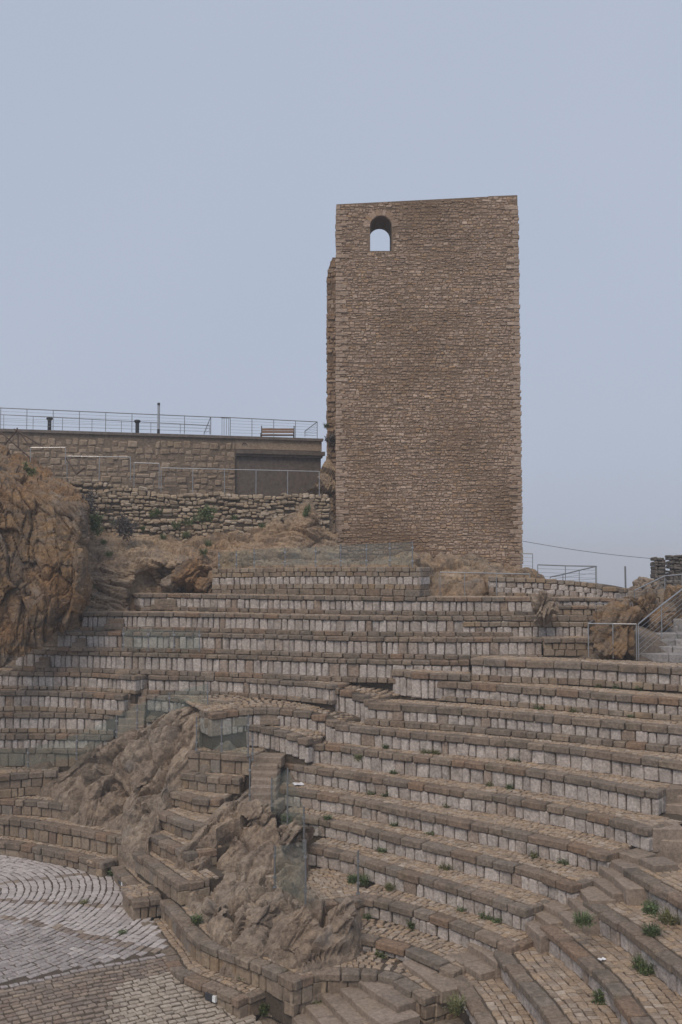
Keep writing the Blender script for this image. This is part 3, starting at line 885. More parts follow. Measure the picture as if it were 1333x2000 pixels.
def cells(P, s=0):
    """value of the nearest cell, tilted facet inside it, distance to the border"""
    f = np.floor(P)
    b1 = np.full(len(P), 9.0); b2 = np.full(len(P), 9.0); val = np.zeros(len(P)); tl = np.zeros(len(P))
    for a in (-1, 0, 1):
        for b in (-1, 0, 1):
            for c in (-1, 0, 1):
                i, j, k = f[:, 0] + a, f[:, 1] + b, f[:, 2] + c
                q = np.stack([i + h3(i, j, k, s), j + h3(i, j, k, s + 1), k + h3(i, j, k, s + 2)], 1)
                r = P - q
                d = np.sqrt((r ** 2).sum(1))
                v = h3(i, j, k, s + 3)
                w = r[:, 0] * (h3(i, j, k, s + 4) - .5) + r[:, 1] * (h3(i, j, k, s + 5) - .5) + r[:, 2] * (h3(i, j, k, s + 6) - .5)
                m = d < b1
                b2 = np.where(m, b1, np.minimum(b2, d))
                val = np.where(m, v, val); tl = np.where(m, w, tl)
                b1 = np.where(m, d, b1)
    return val, tl, b2 - b1

def rock_disp(P, amp=1.0, s=0, tilt=(-.8, .35, .5), stretch=3.4, big=1.0, crack=1.0):
    """fractured, layered relief along the surface normal"""
    ax = np.array(tilt) / np.linalg.norm(tilt)
    u = np.cross(ax, [0.3, 1, .1]); u /= np.linalg.norm(u)
    w = np.cross(ax, u)
    Q = np.stack([P @ u, P @ w, (P @ ax) * stretch], 1)
    warp = np.stack([fbm(P * .8, 3, s + 40), fbm(P * .8 + 9, 3, s + 50), fbm(P * .8 + 17, 3, s + 60)], 1)
    c1, t1, e1 = cells(Q * .42 + warp * .35, s)
    c2, t2, e2 = cells(Q * 1.0 + warp * .4, s + 10)
    c3, t3, e3 = cells(Q * 2.4 + warp * .5, s + 20)
    d = ((c1 - .5) * .5 + t1 * .75) * big + (c2 - .5) * .22 + t2 * .42 + (c3 - .5) * .07 + t3 * .16
    d = d - crack * (.30 * np.clip(1 - e1 / .13, 0, 1) * big + .13 * np.clip(1 - e2 / .14, 0, 1) + .03 * np.clip(1 - e3 / .2, 0, 1))
    d = d + .08 * fbm(P * 1.3, 3, s + 70) + .11 * (.35 - np.abs(fbm(Q * 1.5 + 5, 3, s + 75))) + .05 * (.3 - np.abs(fbm(P * 5, 3, s + 80)))
    return d * amp

def grid_mesh(name, X, mat, kind=None, parent=None, smooth=False, keep=None):
    """X: (rows, cols, 3) array"""
    r, c, _ = X.shape
    V = X.reshape(-1, 3)
    idx = np.arange(r * c).reshape(r, c)
    q = np.stack([idx[:-1, :-1], idx[:-1, 1:], idx[1:, 1:], idx[1:, :-1]], -1).reshape(-1, 4)
    if keep is not None:
        k = keep.reshape(-1)
        q = q[k[q].all(1)]
    me = bpy.data.meshes.new(name)
    me.from_pydata(V.tolist(), [], q.tolist())
    me.update()
    if smooth:
        me.polygons.foreach_set('use_smooth', [True] * len(me.polygons))
    return tag(link(name, me, mat, parent), kind=kind)

def normals(X):
    du = np.gradient(X, axis=1); dv = np.gradient(X, axis=0)
    n = np.cross(du, dv)
    n /= np.linalg.norm(n, axis=2, keepdims=True) + 1e-9
    return n

def tps(pts, smooth=.02):
    P = np.array([(p[0], p[1]) for p in pts]); z = np.array([p[2] for p in pts])
    n = len(P)
    d2 = ((P[:, None] - P[None]) ** 2).sum(-1)
    K = .5 * d2 * np.log(d2 + 1e-9) + np.eye(n) * smooth
    A = np.zeros((n + 3, n + 3))
    A[:n, :n] = K; A[:n, n] = 1; A[:n, n + 1:] = P; A[n, :n] = 1; A[n + 1:, :n] = P.T
    w = np.linalg.lstsq(A, np.concatenate([z, np.zeros(3)]), rcond=None)[0]
    def f(X, Y):
        sh = X.shape
        q = np.stack([X.ravel(), Y.ravel()], 1)
        out = np.zeros(len(q))
        for i in range(0, len(q), 4000):
            b = q[i:i + 4000]
            d = ((b[:, None] - P[None]) ** 2).sum(-1)
            out[i:i + 4000] = (.5 * d * np.log(d + 1e-9)) @ w[:n] + w[n] + b @ w[n + 1:]
        return out.reshape(sh)
    return f, P

def in_poly(X, Y, poly):
    ins = np.zeros(X.shape, bool)
    n = len(poly)
    for i in range(n):
        x1, y1 = poly[i]; x2, y2 = poly[(i + 1) % n]
        c = ((y1 > Y) != (y2 > Y)) & (X < (x2 - x1) * (Y - y1) / (y2 - y1 + 1e-12) + x1)
        ins ^= c
    return ins

def outcrop(name, label, ctrl, edge, mat, res=.045, amp=1.0, seed=0, skirt=1.2, cat='rock', kind=None, pad=.25, tilt=(-.8, .35, .5)):
    """rock mass: a height field through (x pixel, y pixel, depth) readings, fractured along its normal; edge = indices of readings on the rim"""
    pts = [atd(*c) for c in ctrl]
    f, P = tps([(p.x, p.y, p.z) for p in pts])
    rim = [(pts[i].x, pts[i].y) for i in edge]
    cx = sum(p[0] for p in rim) / len(rim); cy = sum(p[1] for p in rim) / len(rim)
    rim = [(cx + (x - cx) * (1 + pad / max(.5, math.hypot(x - cx, y - cy))), cy + (y - cy) * (1 + pad / max(.5, math.hypot(x - cx, y - cy)))) for x, y in rim]
    xs = np.arange(min(p[0] for p in rim) - .3, max(p[0] for p in rim) + .3, res)
    ys = np.arange(min(p[1] for p in rim) - .3, max(p[1] for p in rim) + .3, res)
    X, Y = np.meshgrid(xs, ys)
    ins = in_poly(X, Y, rim)
    # distance to the rim
    D = np.full(X.shape, 9.0)
    for (x1, y1), (x2, y2) in zip(rim, rim[1:] + rim[:1]):
        dx, dy = x2 - x1, y2 - y1
        t = np.clip(((X - x1) * dx + (Y - y1) * dy) / (dx * dx + dy * dy + 1e-9), 0, 1)
        D = np.minimum(D, np.hypot(X - x1 - t * dx, Y - y1 - t * dy))
    D = np.where(ins, D, -D)
    Z = f(X, Y)
    Z = Z - skirt * np.clip(-(D - .05) / .3, 0, 1)
    G = np.stack([X, Y, Z], -1)
    nrm = normals(G)
    fade = np.clip((D + .1) / .5, .15, 1)
    Q = G.reshape(-1, 3)
    d = rock_disp(Q, amp, seed, tilt, stretch=2.2, big=1.35).reshape(X.shape) * fade
    wob = np.stack([fbm(Q * 1.7 + 31, 3, seed + 5), fbm(Q * 1.7 + 57, 3, seed + 6), Q[:, 0] * 0], -1).reshape(G.shape) * .12 * amp
    G = G + nrm * d[..., None] + wob
    o = grid_mesh(name, G, mat, keep=(D > -.3))
    if kind: tag(o, kind=kind)
    if label: tag(o, label, cat)
    return o

def sheet(name, label, cols, mat, nu=110, nv=110, amp=1.0, seed=0, cat='rock', kind=None, mod=None, tilt=(-.8, .35, .5), big=1.0, crack=1.0):
    """upright rock face through a grid of (x pixel, y pixel, depth) readings"""
    A = np.array(cols, float)                       # columns, rows, 3
    def interp(A, n, axis):
        A = np.moveaxis(A, axis, 0)
        m = len(A)
        out = []
        for t in np.linspace(0, m - 1, n):
            i = min(int(t), m - 2); u = t - i
            p0, p1, p2, p3 = A[max(0, i - 1)], A[i], A[i + 1], A[min(m - 1, i + 2)]
            out.append(.5 * (2 * p1 + (p2 - p0) * u + (2 * p0 - 5 * p1 + 4 * p2 - p3) * u * u + (3 * p1 - p0 - 3 * p2 + p3) * u ** 3))
        return np.moveaxis(np.array(out), 0, axis)
    B = interp(interp(A, nu, 0), nv, 1)
    if mod is not None: B = mod(B)
    G = np.zeros_like(B)
    for i in range(nu):
        for j in range(nv):
            G[i, j] = atd(*B[i, j])
    nrm = normals(G)
    if nrm[..., 1].mean() > 0: nrm = -nrm
    d = rock_disp(G.reshape(-1, 3), amp, seed, tilt, big=big, crack=crack).reshape(nu, nv)
    if mod is not None: d = d * (1 - .75 * np.clip(NICHE['m'] * 3, 0, 1))
    G = G + nrm * d[..., None]
    o = grid_mesh(name, G, mat)
    if kind: tag(o, kind=kind)
    if label: tag(o, label, cat)
    return o

def boulder(label, c, r, seed, mat='rock', amp=.8, cat='rock', name='boulder', sub=5, rot=0.0):
    bm = bmesh.new()
    bmesh.ops.create_icosphere(bm, subdivisions=sub, radius=1.0)
    P = np.array([v.co[:] for v in bm.verts])
    nrm = P.copy()
    # flatten a few random facets first so that it reads as broken rock
    rnd = np.random.RandomState(seed)
    for _ in range(14):
        a = rnd.normal(size=3); a /= np.linalg.norm(a)
        h = rnd.uniform(.62, .9)
        t = P @ a
        P = P - np.outer(np.clip(t - h, 0, 9), a)
    W = P * np.array(r)
    cs, sn = math.cos(rot), math.sin(rot)
    W = np.stack([W[:, 0] * cs - W[:, 1] * sn, W[:, 0] * sn + W[:, 1] * cs, W[:, 2]], 1)
    W = W + nrm * (rock_disp(W + np.array(c), amp * .55, seed))[:, None]
    for v, p in zip(bm.verts, W): v.co = p
    me = bpy.data.meshes.new(name)
    bm.to_mesh(me); bm.free()
    o = link(name, me, mat, None, c)
    return tag(o, label, cat)

# ------------------------------------------------------------------ ground, hill, orchestra floor
gm = MB()
for k in range(48):
    a0, a1 = 2 * math.pi * k / 48, 2 * math.pi * (k + 1) / 48
    gm.poly([(0, 30, -80), (4500 * math.cos(a0), 30 + 4500 * math.sin(a0), -80), (4500 * math.cos(a1), 30 + 4500 * math.sin(a1), -80)], [(0, 1, 2)])
tag(gm.build('ground', 'field'), kind='structure')

rr = np.array([0, 10, 20, 30, 38, 46, 60, 80, 110, 150, 190, 290])
zz = np.array([-2.6, -2.6, -2.6, -2.8, -3.4, -5, -9, -15, -26, -38, -52, -82])
th = np.linspace(0, 2 * math.pi, 97)
HG = np.zeros((len(rr), 97, 3))
for i, r in enumerate(rr):
    HG[i, :, 0] = r * np.cos(th); HG[i, :, 1] = 27 + r * np.sin(th) * 1.0; HG[i, :, 2] = zz[i]
n_ = fbm(HG.reshape(-1, 3) * .08, 4, 3).reshape(HG.shape[:2])
n_[:, -1] = n_[:, 0]
HG[..., 2] += n_ * np.clip((rr - 30) / 30, 0, 1)[:, None] * 3
grid_mesh('hill', HG, 'soil', 'structure', smooth=True)

# earth under the tiers
OC = Vector((-12.0, 28.0, 0))                           # centre of the orchestra
for ang in range(0, 360, 30):
    for r in (1.5, 4.0):
        HILL.append((OC.x + r * math.cos(math.radians(ang)), OC.y + r * math.sin(math.radians(ang)), -1.0))
for x, y in ((100, 1850), (200, 1930), (60, 1960), (330, 1960), (420, 1995), (240, 1860)):
    p = at(x, y, 10.4); HILL.append((p.x, p.y, p.z))
for x, d, z in ((-200, 40, 8.6), (100, 41, 9.0), (300, 41, 9.0), (500, 41, 8.3), (650, 40, 8.3), (800, 38, 8.3), (1000, 37, 7.5), (1200, 36, 7.2), (1400, 34, 6.4), (1450, 30, 5.5), (1500, 24, 3.0), (1500, 18, 1.5), (1300, 15, .6), (900, 14, -.6), (500, 16, -1.4)):
    p = atd(x, 1088, d); HILL.append((p.x, p.y, z))
for x, y, H in ((680, 1715, 8.26), (650, 1740, 8.26), (620, 1730, 8.26), (560, 1700, 8.6), (500, 1760, 9.0), (430, 1700, 8.9), (560, 1830, 9.0), (640, 1820, 8.9), (470, 1620, 7.9), (200, 1560, 8.2), (260, 1560, 7.9), (300, 1480, 7.0), (350, 1430, 6.0), (560, 1375, 4.8), (680, 1350, 4.3), (560, 1450, 5.8), (430, 1455, 6.0)):
    p = at(x, y, H); HILL.append((p.x, p.y, p.z - .75))
hp = np.array(HILL)
def f_h(X, Y):
    q = np.stack([X.ravel(), Y.ravel()], 1)
    w = 1 / (((q[:, None] - hp[None, :, :2]) ** 2).sum(-1) + .04) ** 2
    return ((w @ hp[:, 2]) / w.sum(1)).reshape(X.shape)
X, Y = np.meshgrid(np.arange(-17, 17.1, .25), np.arange(12, 44, .25))
Z = f_h(X, Y)
G = np.stack([X, Y, Z], -1)
G[..., 2] += fbm(G.reshape(-1, 3) * 1.2, 4, 4).reshape(X.shape) * .04
grid_mesh('terrain', G, 'soil', 'structure')

LA, LB = at(0, 1920, 9.48), at(312, 1858, 9.48)          # rim between the pale floor and the brown ramp
lt = (LB - LA).normalized()
ln = Vector((lt.y, -lt.x, 0))                           # towards the camera
SLOPE = .15
def floor_z(p):
    d = (Vector((p[0], p[1], 0)) - LA).dot(ln)
    return -SLOPE * max(0.0, d)
fg = np.zeros((60, 60, 3))
for i, y in enumerate(np.linspace(15, 34, 60)):
    for j, x in enumerate(np.linspace(-17, 0.5, 60)):
        fg[i, j] = (x, y, floor_z((x, y)) - .022)
# keep the bed clear of the walls on its right
bedpoly = [(-17, 15), tuple(at(600, 2100, 10.4).xy), tuple(at(500, 1985, 10.0).xy), tuple(at(400, 1935, 9.7).xy), tuple(at(330, 1880, 9.6).xy), tuple(at(300, 1790, 9.48).xy), tuple(at(250, 1700, 9.48).xy), tuple(at(200, 1670, 9.48).xy), tuple(at(100, 1650, 9.48).xy), tuple(at(-120, 1630, 9.48).xy), (-17, 33)]
floor = grid_mesh('orchestra_floor', fg, 'mortar', 'structure', keep=in_poly(fg[..., 0], fg[..., 1], bedpoly))
bandlines = [(at(0, 1726, 9.48) , at(153, 1707, 9.48)), (at(0, 1756, 9.48), at(230, 1768, 9.48)), (at(0, 1786, 9.48), at(306, 1856, 9.48))]
setts = []
def vis(p):
    q = p - Vector((0, 0, EYE))
    u = F * q.x / q.y + 666.5
    return -40 < u
r = .6
while r < 9.5:
    w = random.uniform(.17, .23)
    a = -1.9
    while a < 1.35:
        L = random.uniform(.17, .34)
        da = L / (r + w / 2)
        am = a + da / 2
        p = Vector((OC.x + (r + w / 2) * math.cos(am), OC.y + (r + w / 2) * math.sin(am), 0))
        a += da
        if not in_poly(np.array([p.x]), np.array([p.y]), bedpoly)[0] or not vis(p): continue
        if (p - LA).dot(ln) > -.07: continue
        band = False
        for A, B in bandlines:
            t_ = (B - A).normalized(); q = p - A
            if abs(q.x * t_.y - q.y * t_.x) < .11: band = True
        mid = (p - at(110, 1860, 9.48)).length
        below3 = (p - bandlines[2][0]).dot(Vector(((bandlines[2][1] - bandlines[2][0]).y, -(bandlines[2][1] - bandlines[2][0]).x, 0)).normalized()) > 0
        mat = 'brown_sett' if band else ('grey_sett' if below3 and random.random() < 1.2 - (p - LA).length * .14 else 'sett')
        setts.append((p.length, p, Vector((-math.sin(am), math.cos(am), 0)), Vector((-math.cos(am), -math.sin(am), 0)), L - .026, w - .026, mat))
    r += w
v = .06
while v < 7.5:
    w = random.uniform(.12, .17)
    u = -1.5 + random.uniform(-.1, 0)
    while u < 9:
        L = random.uniform(.13, .27)
        p = LA + lt * (u + L / 2) + ln * (v + w / 2)
        u += L
        p = p + ln * (.035 * math.sin(u * 2.3 + v * 1.7) + random.uniform(-.015, .015)); p.z = floor_z(p)
        if not in_poly(np.array([p.x]), np.array([p.y]), bedpoly)[0] or not vis(p): continue
        qd = p - Vector((0, 0, EYE)); pxx = F * qd.x / qd.y + 666.5
        if v < .2: mat = 'grey_sett'
        elif pxx > 235 + random.uniform(-25, 25) and v > .8: mat = 'pale_path'
        else: mat = 'brown_sett'
        setts.append((p.length, p, lt, ln * -1, L - .018, w - .018, mat))
    v += w
def cobble_mesh(L, W, mat):
    key = ('cob', round(L / .05), round(W / .04), mat, random.randrange(3))
    if key not in _cache:
        mb = MB()
        cobble(mb, Vector(), Vector((1, 0, 0)), Vector((0, 1, 0)), round(L / .05) * .05, round(W / .04) * .04, .07)
        me = mb.mesh('sett'); me.materials.append(M[mat]); _cache[key] = me
    return _cache[key], L / (round(L / .05) * .05), W / (round(W / .04) * .04)
for mats, rest_name in ((('sett', 'grey_sett'), 'pale_setts'), (('brown_sett', 'pale_path'), 'brown_setts')):
    S = sorted([s for s in setts if s[6] in mats], key=lambda s: s[0])
    rest = {}
    for i, (dd, p, tx, ny, L, W, mat) in enumerate(S):
        z = random.uniform(-.006, .008)
        if i < 300:
            me, sx, sy = cobble_mesh(L, W, mat)
            o = bpy.data.objects.new('sett', me); COL.objects.link(o); o.parent = floor
            o.location = p + Vector((0, 0, z)); o.rotation_euler = (random.gauss(0, .015), random.gauss(0, .015), math.atan2(tx.y, tx.x) + random.gauss(0, .05)); o.scale = (sx, sy, 1)
        else:
            cobble(rest.setdefault(mat, MB()), p + Vector((0, 0, z)), tx, ny, L, W, .06)
    for mat, mb in rest.items():
        tag(mb.build(rest_name, mat, floor), kind='stuff')

# ------------------------------------------------------------------ rock outcrops
A_ = [(360, 1380, 33), (390, 1395, 32.2), (388, 1440, 31.6), (365, 1470, 31.1), (335, 1510, 30.7), (316, 1545, 30.2), (305, 1590, 29.5), (290, 1630, 28.8), (270, 1660, 29.0), (258, 1668, 29.6),
      (243, 1640, 30.2), (240, 1612, 31.2), (200, 1608, 31.6), (135, 1598, 32.2), (110, 1562, 32.9), (103, 1520, 33.4), (150, 1488, 33.3), (180, 1463, 33.2), (230, 1443, 33), (300, 1418, 33), (330, 1393, 33.2),
      (260, 1480, 32), (300, 1450, 32.2), (350, 1430, 32), (200, 1520, 32), (250, 1535, 31), (300, 1510, 31), (150, 1560, 32.6), (200, 1580, 32.0), (235, 1590, 31.4), (270, 1570, 30.6), (256, 1640, 29.6), (230, 1500, 32.2)]
outcrop('rock_outcrop', 'jagged rock outcrop between the left tiers and the brown wedge', A_, list(range(21)), 'rock', amp=.9, seed=3, pad=.05)
B_ = [(470, 1535, 29.6), (510, 1558, 29.2), (545, 1603, 28.0), (562, 1650, 27), (600, 1660, 26.6), (596, 1712, 25.6), (640, 1762, 23.8), (702, 1750, 24.2), (700, 1812, 22.9), (668, 1840, 22.5), (622, 1872, 22.1), (590, 1884, 21.9),
      (520, 1852, 22.85), (440, 1840, 23.15), (400, 1795, 24.65), (375, 1760, 25.95), (331, 1722, 27.3), (345, 1668, 27.4), (370, 1640, 27.8), (395, 1605, 28.5), (430, 1565, 29.2),
      (480, 1600, 28.6), (430, 1640, 27.9), (480, 1660, 27.2), (530, 1690, 26.4), (400, 1690, 27.1), (440, 1690, 26.8), (430, 1725, 26.0), (470, 1765, 24.8), (520, 1775, 24.2), (545, 1742, 24.9), (600, 1772, 23.5), (520, 1820, 23.3), (570, 1830, 22.7), (620, 1835, 22.5), (680, 1785, 23.3)]
outcrop('rock_outcrop', 'large rock outcrop in the middle, below the climbing glass screens', B_, list(range(21)), 'rock', amp=.9, seed=11, pad=0.0)
C_ = [(415, 1117, 38), (520, 1112, 37.4), (620, 1110, 37), (720, 1109, 36.4), (818, 1110, 35.4), (826, 1158, 35.2), (880, 1160, 35.2), (920, 1160, 35.3), (955, 1158, 35.6), (965, 1132, 36.4), (1020, 1132, 37.5), (1060, 1128, 40), (1060, 1122, 47), (700, 1098, 47), (600, 1100, 46), (430, 1105, 43),
      (500, 1108, 40), (600, 1103, 40), (700, 1098, 40.5), (800, 1096, 40.5), (860, 1092, 41), (900, 1090, 41.5), (940, 1098, 41.5), (985, 1110, 42), (1020, 1118, 42), (850, 1116, 36.2), (900, 1119, 36.4), (940, 1124, 36.5)]
outcrop('mound', None, C_, list(range(16)), 'mound', res=.08, amp=.5, seed=21, skirt=.5, kind='structure', pad=.1)
sheet('cliff', 'tall ochre cliff at the left edge beside the upper tiers', [
    [(-80, 1345, 31.5), (-80, 1200, 32.5), (-80, 1050, 33), (-80, 930, 34), (-80, 870, 36), (-80, 850, 41)],
    [(0, 1308, 33.4), (0, 1200, 33.6), (0, 1080, 33.8), (0, 972, 34.4), (0, 925, 36.5), (0, 872, 41.5)],
    [(50, 1280, 34.2), (60, 1190, 33.8), (60, 1080, 33.9), (65, 978, 34.5), (64, 945, 36.5), (60, 900, 41.5)],
    [(108, 1246, 34.6), (115, 1180, 33.9), (115, 1080, 33.8), (118, 990, 34.4), (120, 968, 36.2), (112, 932, 41.5)],
    [(150, 1225, 35.0), (157, 1160, 34.1), (160, 1080, 34.0), (162, 1002, 34.6), (162, 987, 36.0), (140, 950, 41.5)],
    [(166, 1215, 37.5), (166, 1150, 37), (168, 1080, 37.5), (168, 1010, 38), (170, 990, 38.5), (170, 965, 41.5)]], 'cliff', 150, 220, .6, 31, tilt=(.75, .65, .1), big=1.0, crack=.7)
NICHE = {}
def niche(B):
    u = (B[..., 0] - 279) / 28.0
    top = 1116 + 26 * np.clip(u, -1, 1) ** 2 - 6 * u
    inside = np.clip((1 - np.abs(u)) / .12, 0, 1) * np.clip((B[..., 1] - top) / 5, 0, 1)
    B[..., 2] += inside * .5
    NICHE['m'] = inside
    return B
sheet('eroded_bank', 'eroded rock and earth face with an arched dark niche, below the rubble wall', [
    [(150, 1215, 36.8), (150, 1150, 37.2), (150, 1100, 38), (150, 1050, 39.9), (150, 990, 41.6)],
    [(235, 1205, 36.8), (240, 1150, 37.4), (240, 1100, 38), (240, 1050, 40.7), (240, 990, 42.6)],
    [(330, 1172, 38.4), (330, 1130, 38.7), (330, 1095, 38.6), (330, 1055, 41.1), (330, 990, 43.2)],
    [(380, 1172, 38.2), (378, 1130, 37.9), (375, 1095, 38.3), (375, 1060, 41.3), (380, 990, 43.4)],
    [(430, 1165, 38.6), (420, 1130, 38.9), (420, 1090, 39.6), (420, 1050, 41.7), (420, 990, 43.6)],
    [(520, 1130, 39.5), (520, 1105, 40), (520, 1075, 40.6), (520, 1040, 42.2), (520, 990, 43.8)],
    [(600, 1120, 39.5), (600, 1095, 40.3), (600, 1065, 41.2), (600, 1020, 42), (598, 965, 43)],
    [(632, 1118, 39.6), (632, 1090, 40.6), (630, 1060, 41.9), (628, 1005, 43.2), (622, 925, 44.6)],
    [(662, 1115, 39.8), (662, 1090, 41), (660, 1060, 42.5), (657, 1000, 44.4), (652, 870, 45.6)]], 'bank', 260, 110, .5, 41, mod=niche, tilt=(.2, .3, 1))
boulder('grey-brown rock beside the left end of the brown and white wall', atd(378, 1122, 37.9), (.8, .7, .75), 51, 'cliff', 1.0)
boulder('brown rock wedged under the left end of the brown and white wall', atd(404, 1148, 37.7), (.5, .5, .42), 57, 'cliff', .8)
boulder('low pale rock above the left end of the topmost tier', atd(345, 1146, 38.2), (.75, .6, .4), 53, 'rock', 1.0)
boulder('lumpy eroded rock standing on the steps below the curved wall', atd(1062, 1186, 32.7), (.42, .4, .68), 5, 'rock', 1.0)
boulder('large brown boulder enclosed by the steel railing', atd(1205, 1245, 31.9), (.85, .8, 1.05), 8, 'cliff', 1.0)
boulder('boulder behind the railing beside the grey stair', atd(1262, 1195, 34.2), (1.15, .9, .75), 12, 'cliff', 1.0)
boulder('rock at the right photo edge above the grey stair', atd(1335, 1192, 35.5), (1.2, .9, .8), 15, 'cliff', 1.0)
boulder('blocky grey-brown rock at the front of the middle outcrop', atd(500, 1795, 23.9), (.7, .55, .5), 81, 'rock', 1.0)
boulder('upright broken rock at the left foot of the middle outcrop', atd(425, 1790, 24.6), (.45, .45, .6), 83, 'rock', 1.0)
boulder('tilted rock block on top of the left outcrop', atd(362, 1398, 32.7), (.55, .5, .35), 85, 'rock', .9)
boulder('rock at the foot of the narrow stair behind the middle outcrop', atd(508, 1592, 28.5), (.62, .5, .45), 87, 'rock', .9)
boulder('rock under the left end of the eighth right tier, behind the glass', atd(572, 1632, 27.0), (.5, .5, .45), 89, 'rock', .9)
boulder('small pale stone standing on the path at the foot of the middle outcrop', at(598, 1884, 8.97) + Vector((0, 0, .22)), (.2, .17, .3), 18, 'rock', .4, 'stone', 'loose_stone', 3)
boulder('grey slab of rock leaning at the lower right of the middle outcrop', atd(665, 1800, 22.9), (.42, .4, .62), 22, 'rock', .8)
boulder('broken rock at the lower tip of the middle outcrop', atd(590, 1818, 22.7), (.5, .4, .55), 25, 'rock', .8)

# ------------------------------------------------------------------ facing of single stones on upright walls
def facing(t, org, O, ux, s0, s1, z0, z1, lr, hr, mat, name='wall_stone', inside=None, n_ind=300, ind=None, jit=.02, prot=(.0, .05), depth=.14, rest='rubble_stones', wob=.04, cham=.025):
    """rubble courses in the plane O + s*ux + z*up; the largest stones are objects, the rest one mesh"""
    nrm = Vector((ux.y, -ux.x, 0))
    stones = []
    z = z0
    row = 0
    while z < z1:
        h = random.uniform(*hr)
        s = s0 + random.uniform(-.1, 0)
        ph = random.uniform(0, 6)
        while s < s1:
            L = random.uniform(*lr)
            if random.random() < .1: L *= 1.5
            a, b = max(s, s0), min(s + L, s1)
            s += L
            if b - a < .07: continue
            zz_ = z + wob * math.sin(a * 1.7 + ph) + wob * .6 * math.sin(a * 4.1 + ph * 2)
            zz_ += random.uniform(-.022, .022)
            hh = h * random.uniform(.78, 1.12)
            cm, cz = (a + b) / 2, zz_ + hh / 2
            if inside is None or inside(cm, cz, (b - a) / 2, hh / 2):
                stones.append((a, b, zz_, hh))
        z += h
        row += 1
    order = sorted(range(len(stones)), key=lambda i: -(stones[i][1] - stones[i][0]) * stones[i][3])
    big = set(order[:n_ind])
    mb = MB()
    rnd = random.Random(len(stones))
    for i, (a, b, zz_, hh) in enumerate(stones):
        p = rnd.uniform(*prot)
        c = O + ux * ((a + b) / 2) + Vector((0, 0, zz_)) + nrm * p
        if i in big:
            me, sx, sz = block_mesh('w_' + mat, b - a - .02, depth, hh - .015, cham, jit, 5)
            me.name = name
            o = bpy.data.objects.new(name, me); COL.objects.link(o); o.parent = t
            o.location = c - org
            o.rotation_euler = (rnd.uniform(-.03, .03), rnd.uniform(-.05, .05), math.atan2(ux.y, ux.x))
            o.scale = (sx, 1, sz)
        else:
            cs = []
            for q in block_corners(b - a - .02, depth, hh - .015, jit, rnd):
                cs.append(c + ux * q.x - nrm * q.y + Vector((0, 0, q.z)) - org)
            v_, f_ = chamfer(cs, cham)
            mb.poly(v_, f_)
    if mb.v:
        tag(mb.build(rest, mat, t), kind='stuff')
for m_ in ('tower', 'quoin', 'rubble', 'ashlar'): MAT_OF['w_' + m_] = m_

# ------------------------------------------------------------------ the tower
TD = 44.0
def tx_(px, py=800): return atd(px, py, TD).x
def tz_(py): return atd(666, py, TD).z
xl, xr_top, xr_bot = tx_(657.5), tx_(1011, 390), tx_(1020, 1110)
zb_, ztl, ztm, ztr = tz_(1135), tz_(399), tz_(384), tz_(381)
org = Vector(((xl + xr_bot) / 2, TD + 3, zb_))
tower = thing('stone_tower', org, 'tall square rubble stone tower with an arched opening near its top left', 'tower')
wl_, wr_ = tx_(723.5, 470), tx_(765.5, 470)
zs, zsp = tz_(490), tz_(443)
wc, wrad = (wl_ + wr_) / 2, (wr_ - wl_) / 2
TH = 1.75
def right_at(z): return xr_bot + (xr_top - xr_bot) * (z - zb_) / (ztr - zb_)
def top_at(x):
    t = (x - xl) / (xr_top - xl)
    return ztl + (ztm - ztl) * t / .84 if t < .84 else ztr - .02
mb = MB()
def prism(quad, y0=TD, y1=TD + TH):
    vs = [Vector((x, y0, z)) - org for x, z in quad] + [Vector((x, y1, z)) - org for x, z in quad]
    n = len(quad)
    mb.poly(vs, [tuple(range(n)), tuple(range(2 * n - 1, n - 1, -1))] + [(i, n + i, n + (i + 1) % n, (i + 1) % n) for i in range(n)])
prism([(xl, zb_), (wl_, zb_), (wl_, top_at(wl_)), (xl, ztl)])
prism([(wl_, zb_), (wr_, zb_), (wr_, zs), (wl_, zs)])
N = 14
for i in range(N):
    a0, a1 = math.pi - math.pi * i / N, math.pi - math.pi * (i + 1) / N
    p0 = (wc + wrad * math.cos(a0), zsp + wrad * math.sin(a0)); p1 = (wc + wrad * math.cos(a1), zsp + wrad * math.sin(a1))
    prism([p0, p1, (p1[0], top_at(p1[0])), (p0[0], top_at(p0[0]))])
xm = xl + (xr_top - xl) * .84
prism([(wr_, zb_), (xm, zb_), (xm, top_at(xm - .001)), (wr_, top_at(wr_))])
prism([(xm, zb_), (xr_bot, zb_), (right_at(ztr), ztr), (xm, ztr - .05)])
front_wall = mb.build('front_wall', 'tower_core', tower)
# the other walls of the hollow tower
mb = MB()
prism([(xr_bot - 1.6, zb_), (xr_bot - .05, zb_), (xr_top - .05, ztr - .3), (xr_top - 1.6, ztr - .3)], TD + TH, TD + 7.6)
mb.build('side_wall', 'tower_core', tower)
# broken left return wall
xq = atd(640, 700, TD + 2.4).x
mb = MB()
zq = atd(650, 506, TD + 2).z
prism([(xq + .04, zb_), (xl + 1.2, zb_), (xl + 1.2, zq), (atd(650, 600, TD + 2).x, zq), (xq + .02, zq - .62)], TD + TH, TD + 5.5)
mb.build('ruined_side_wall', 'tower_core', tower)
nq = 0
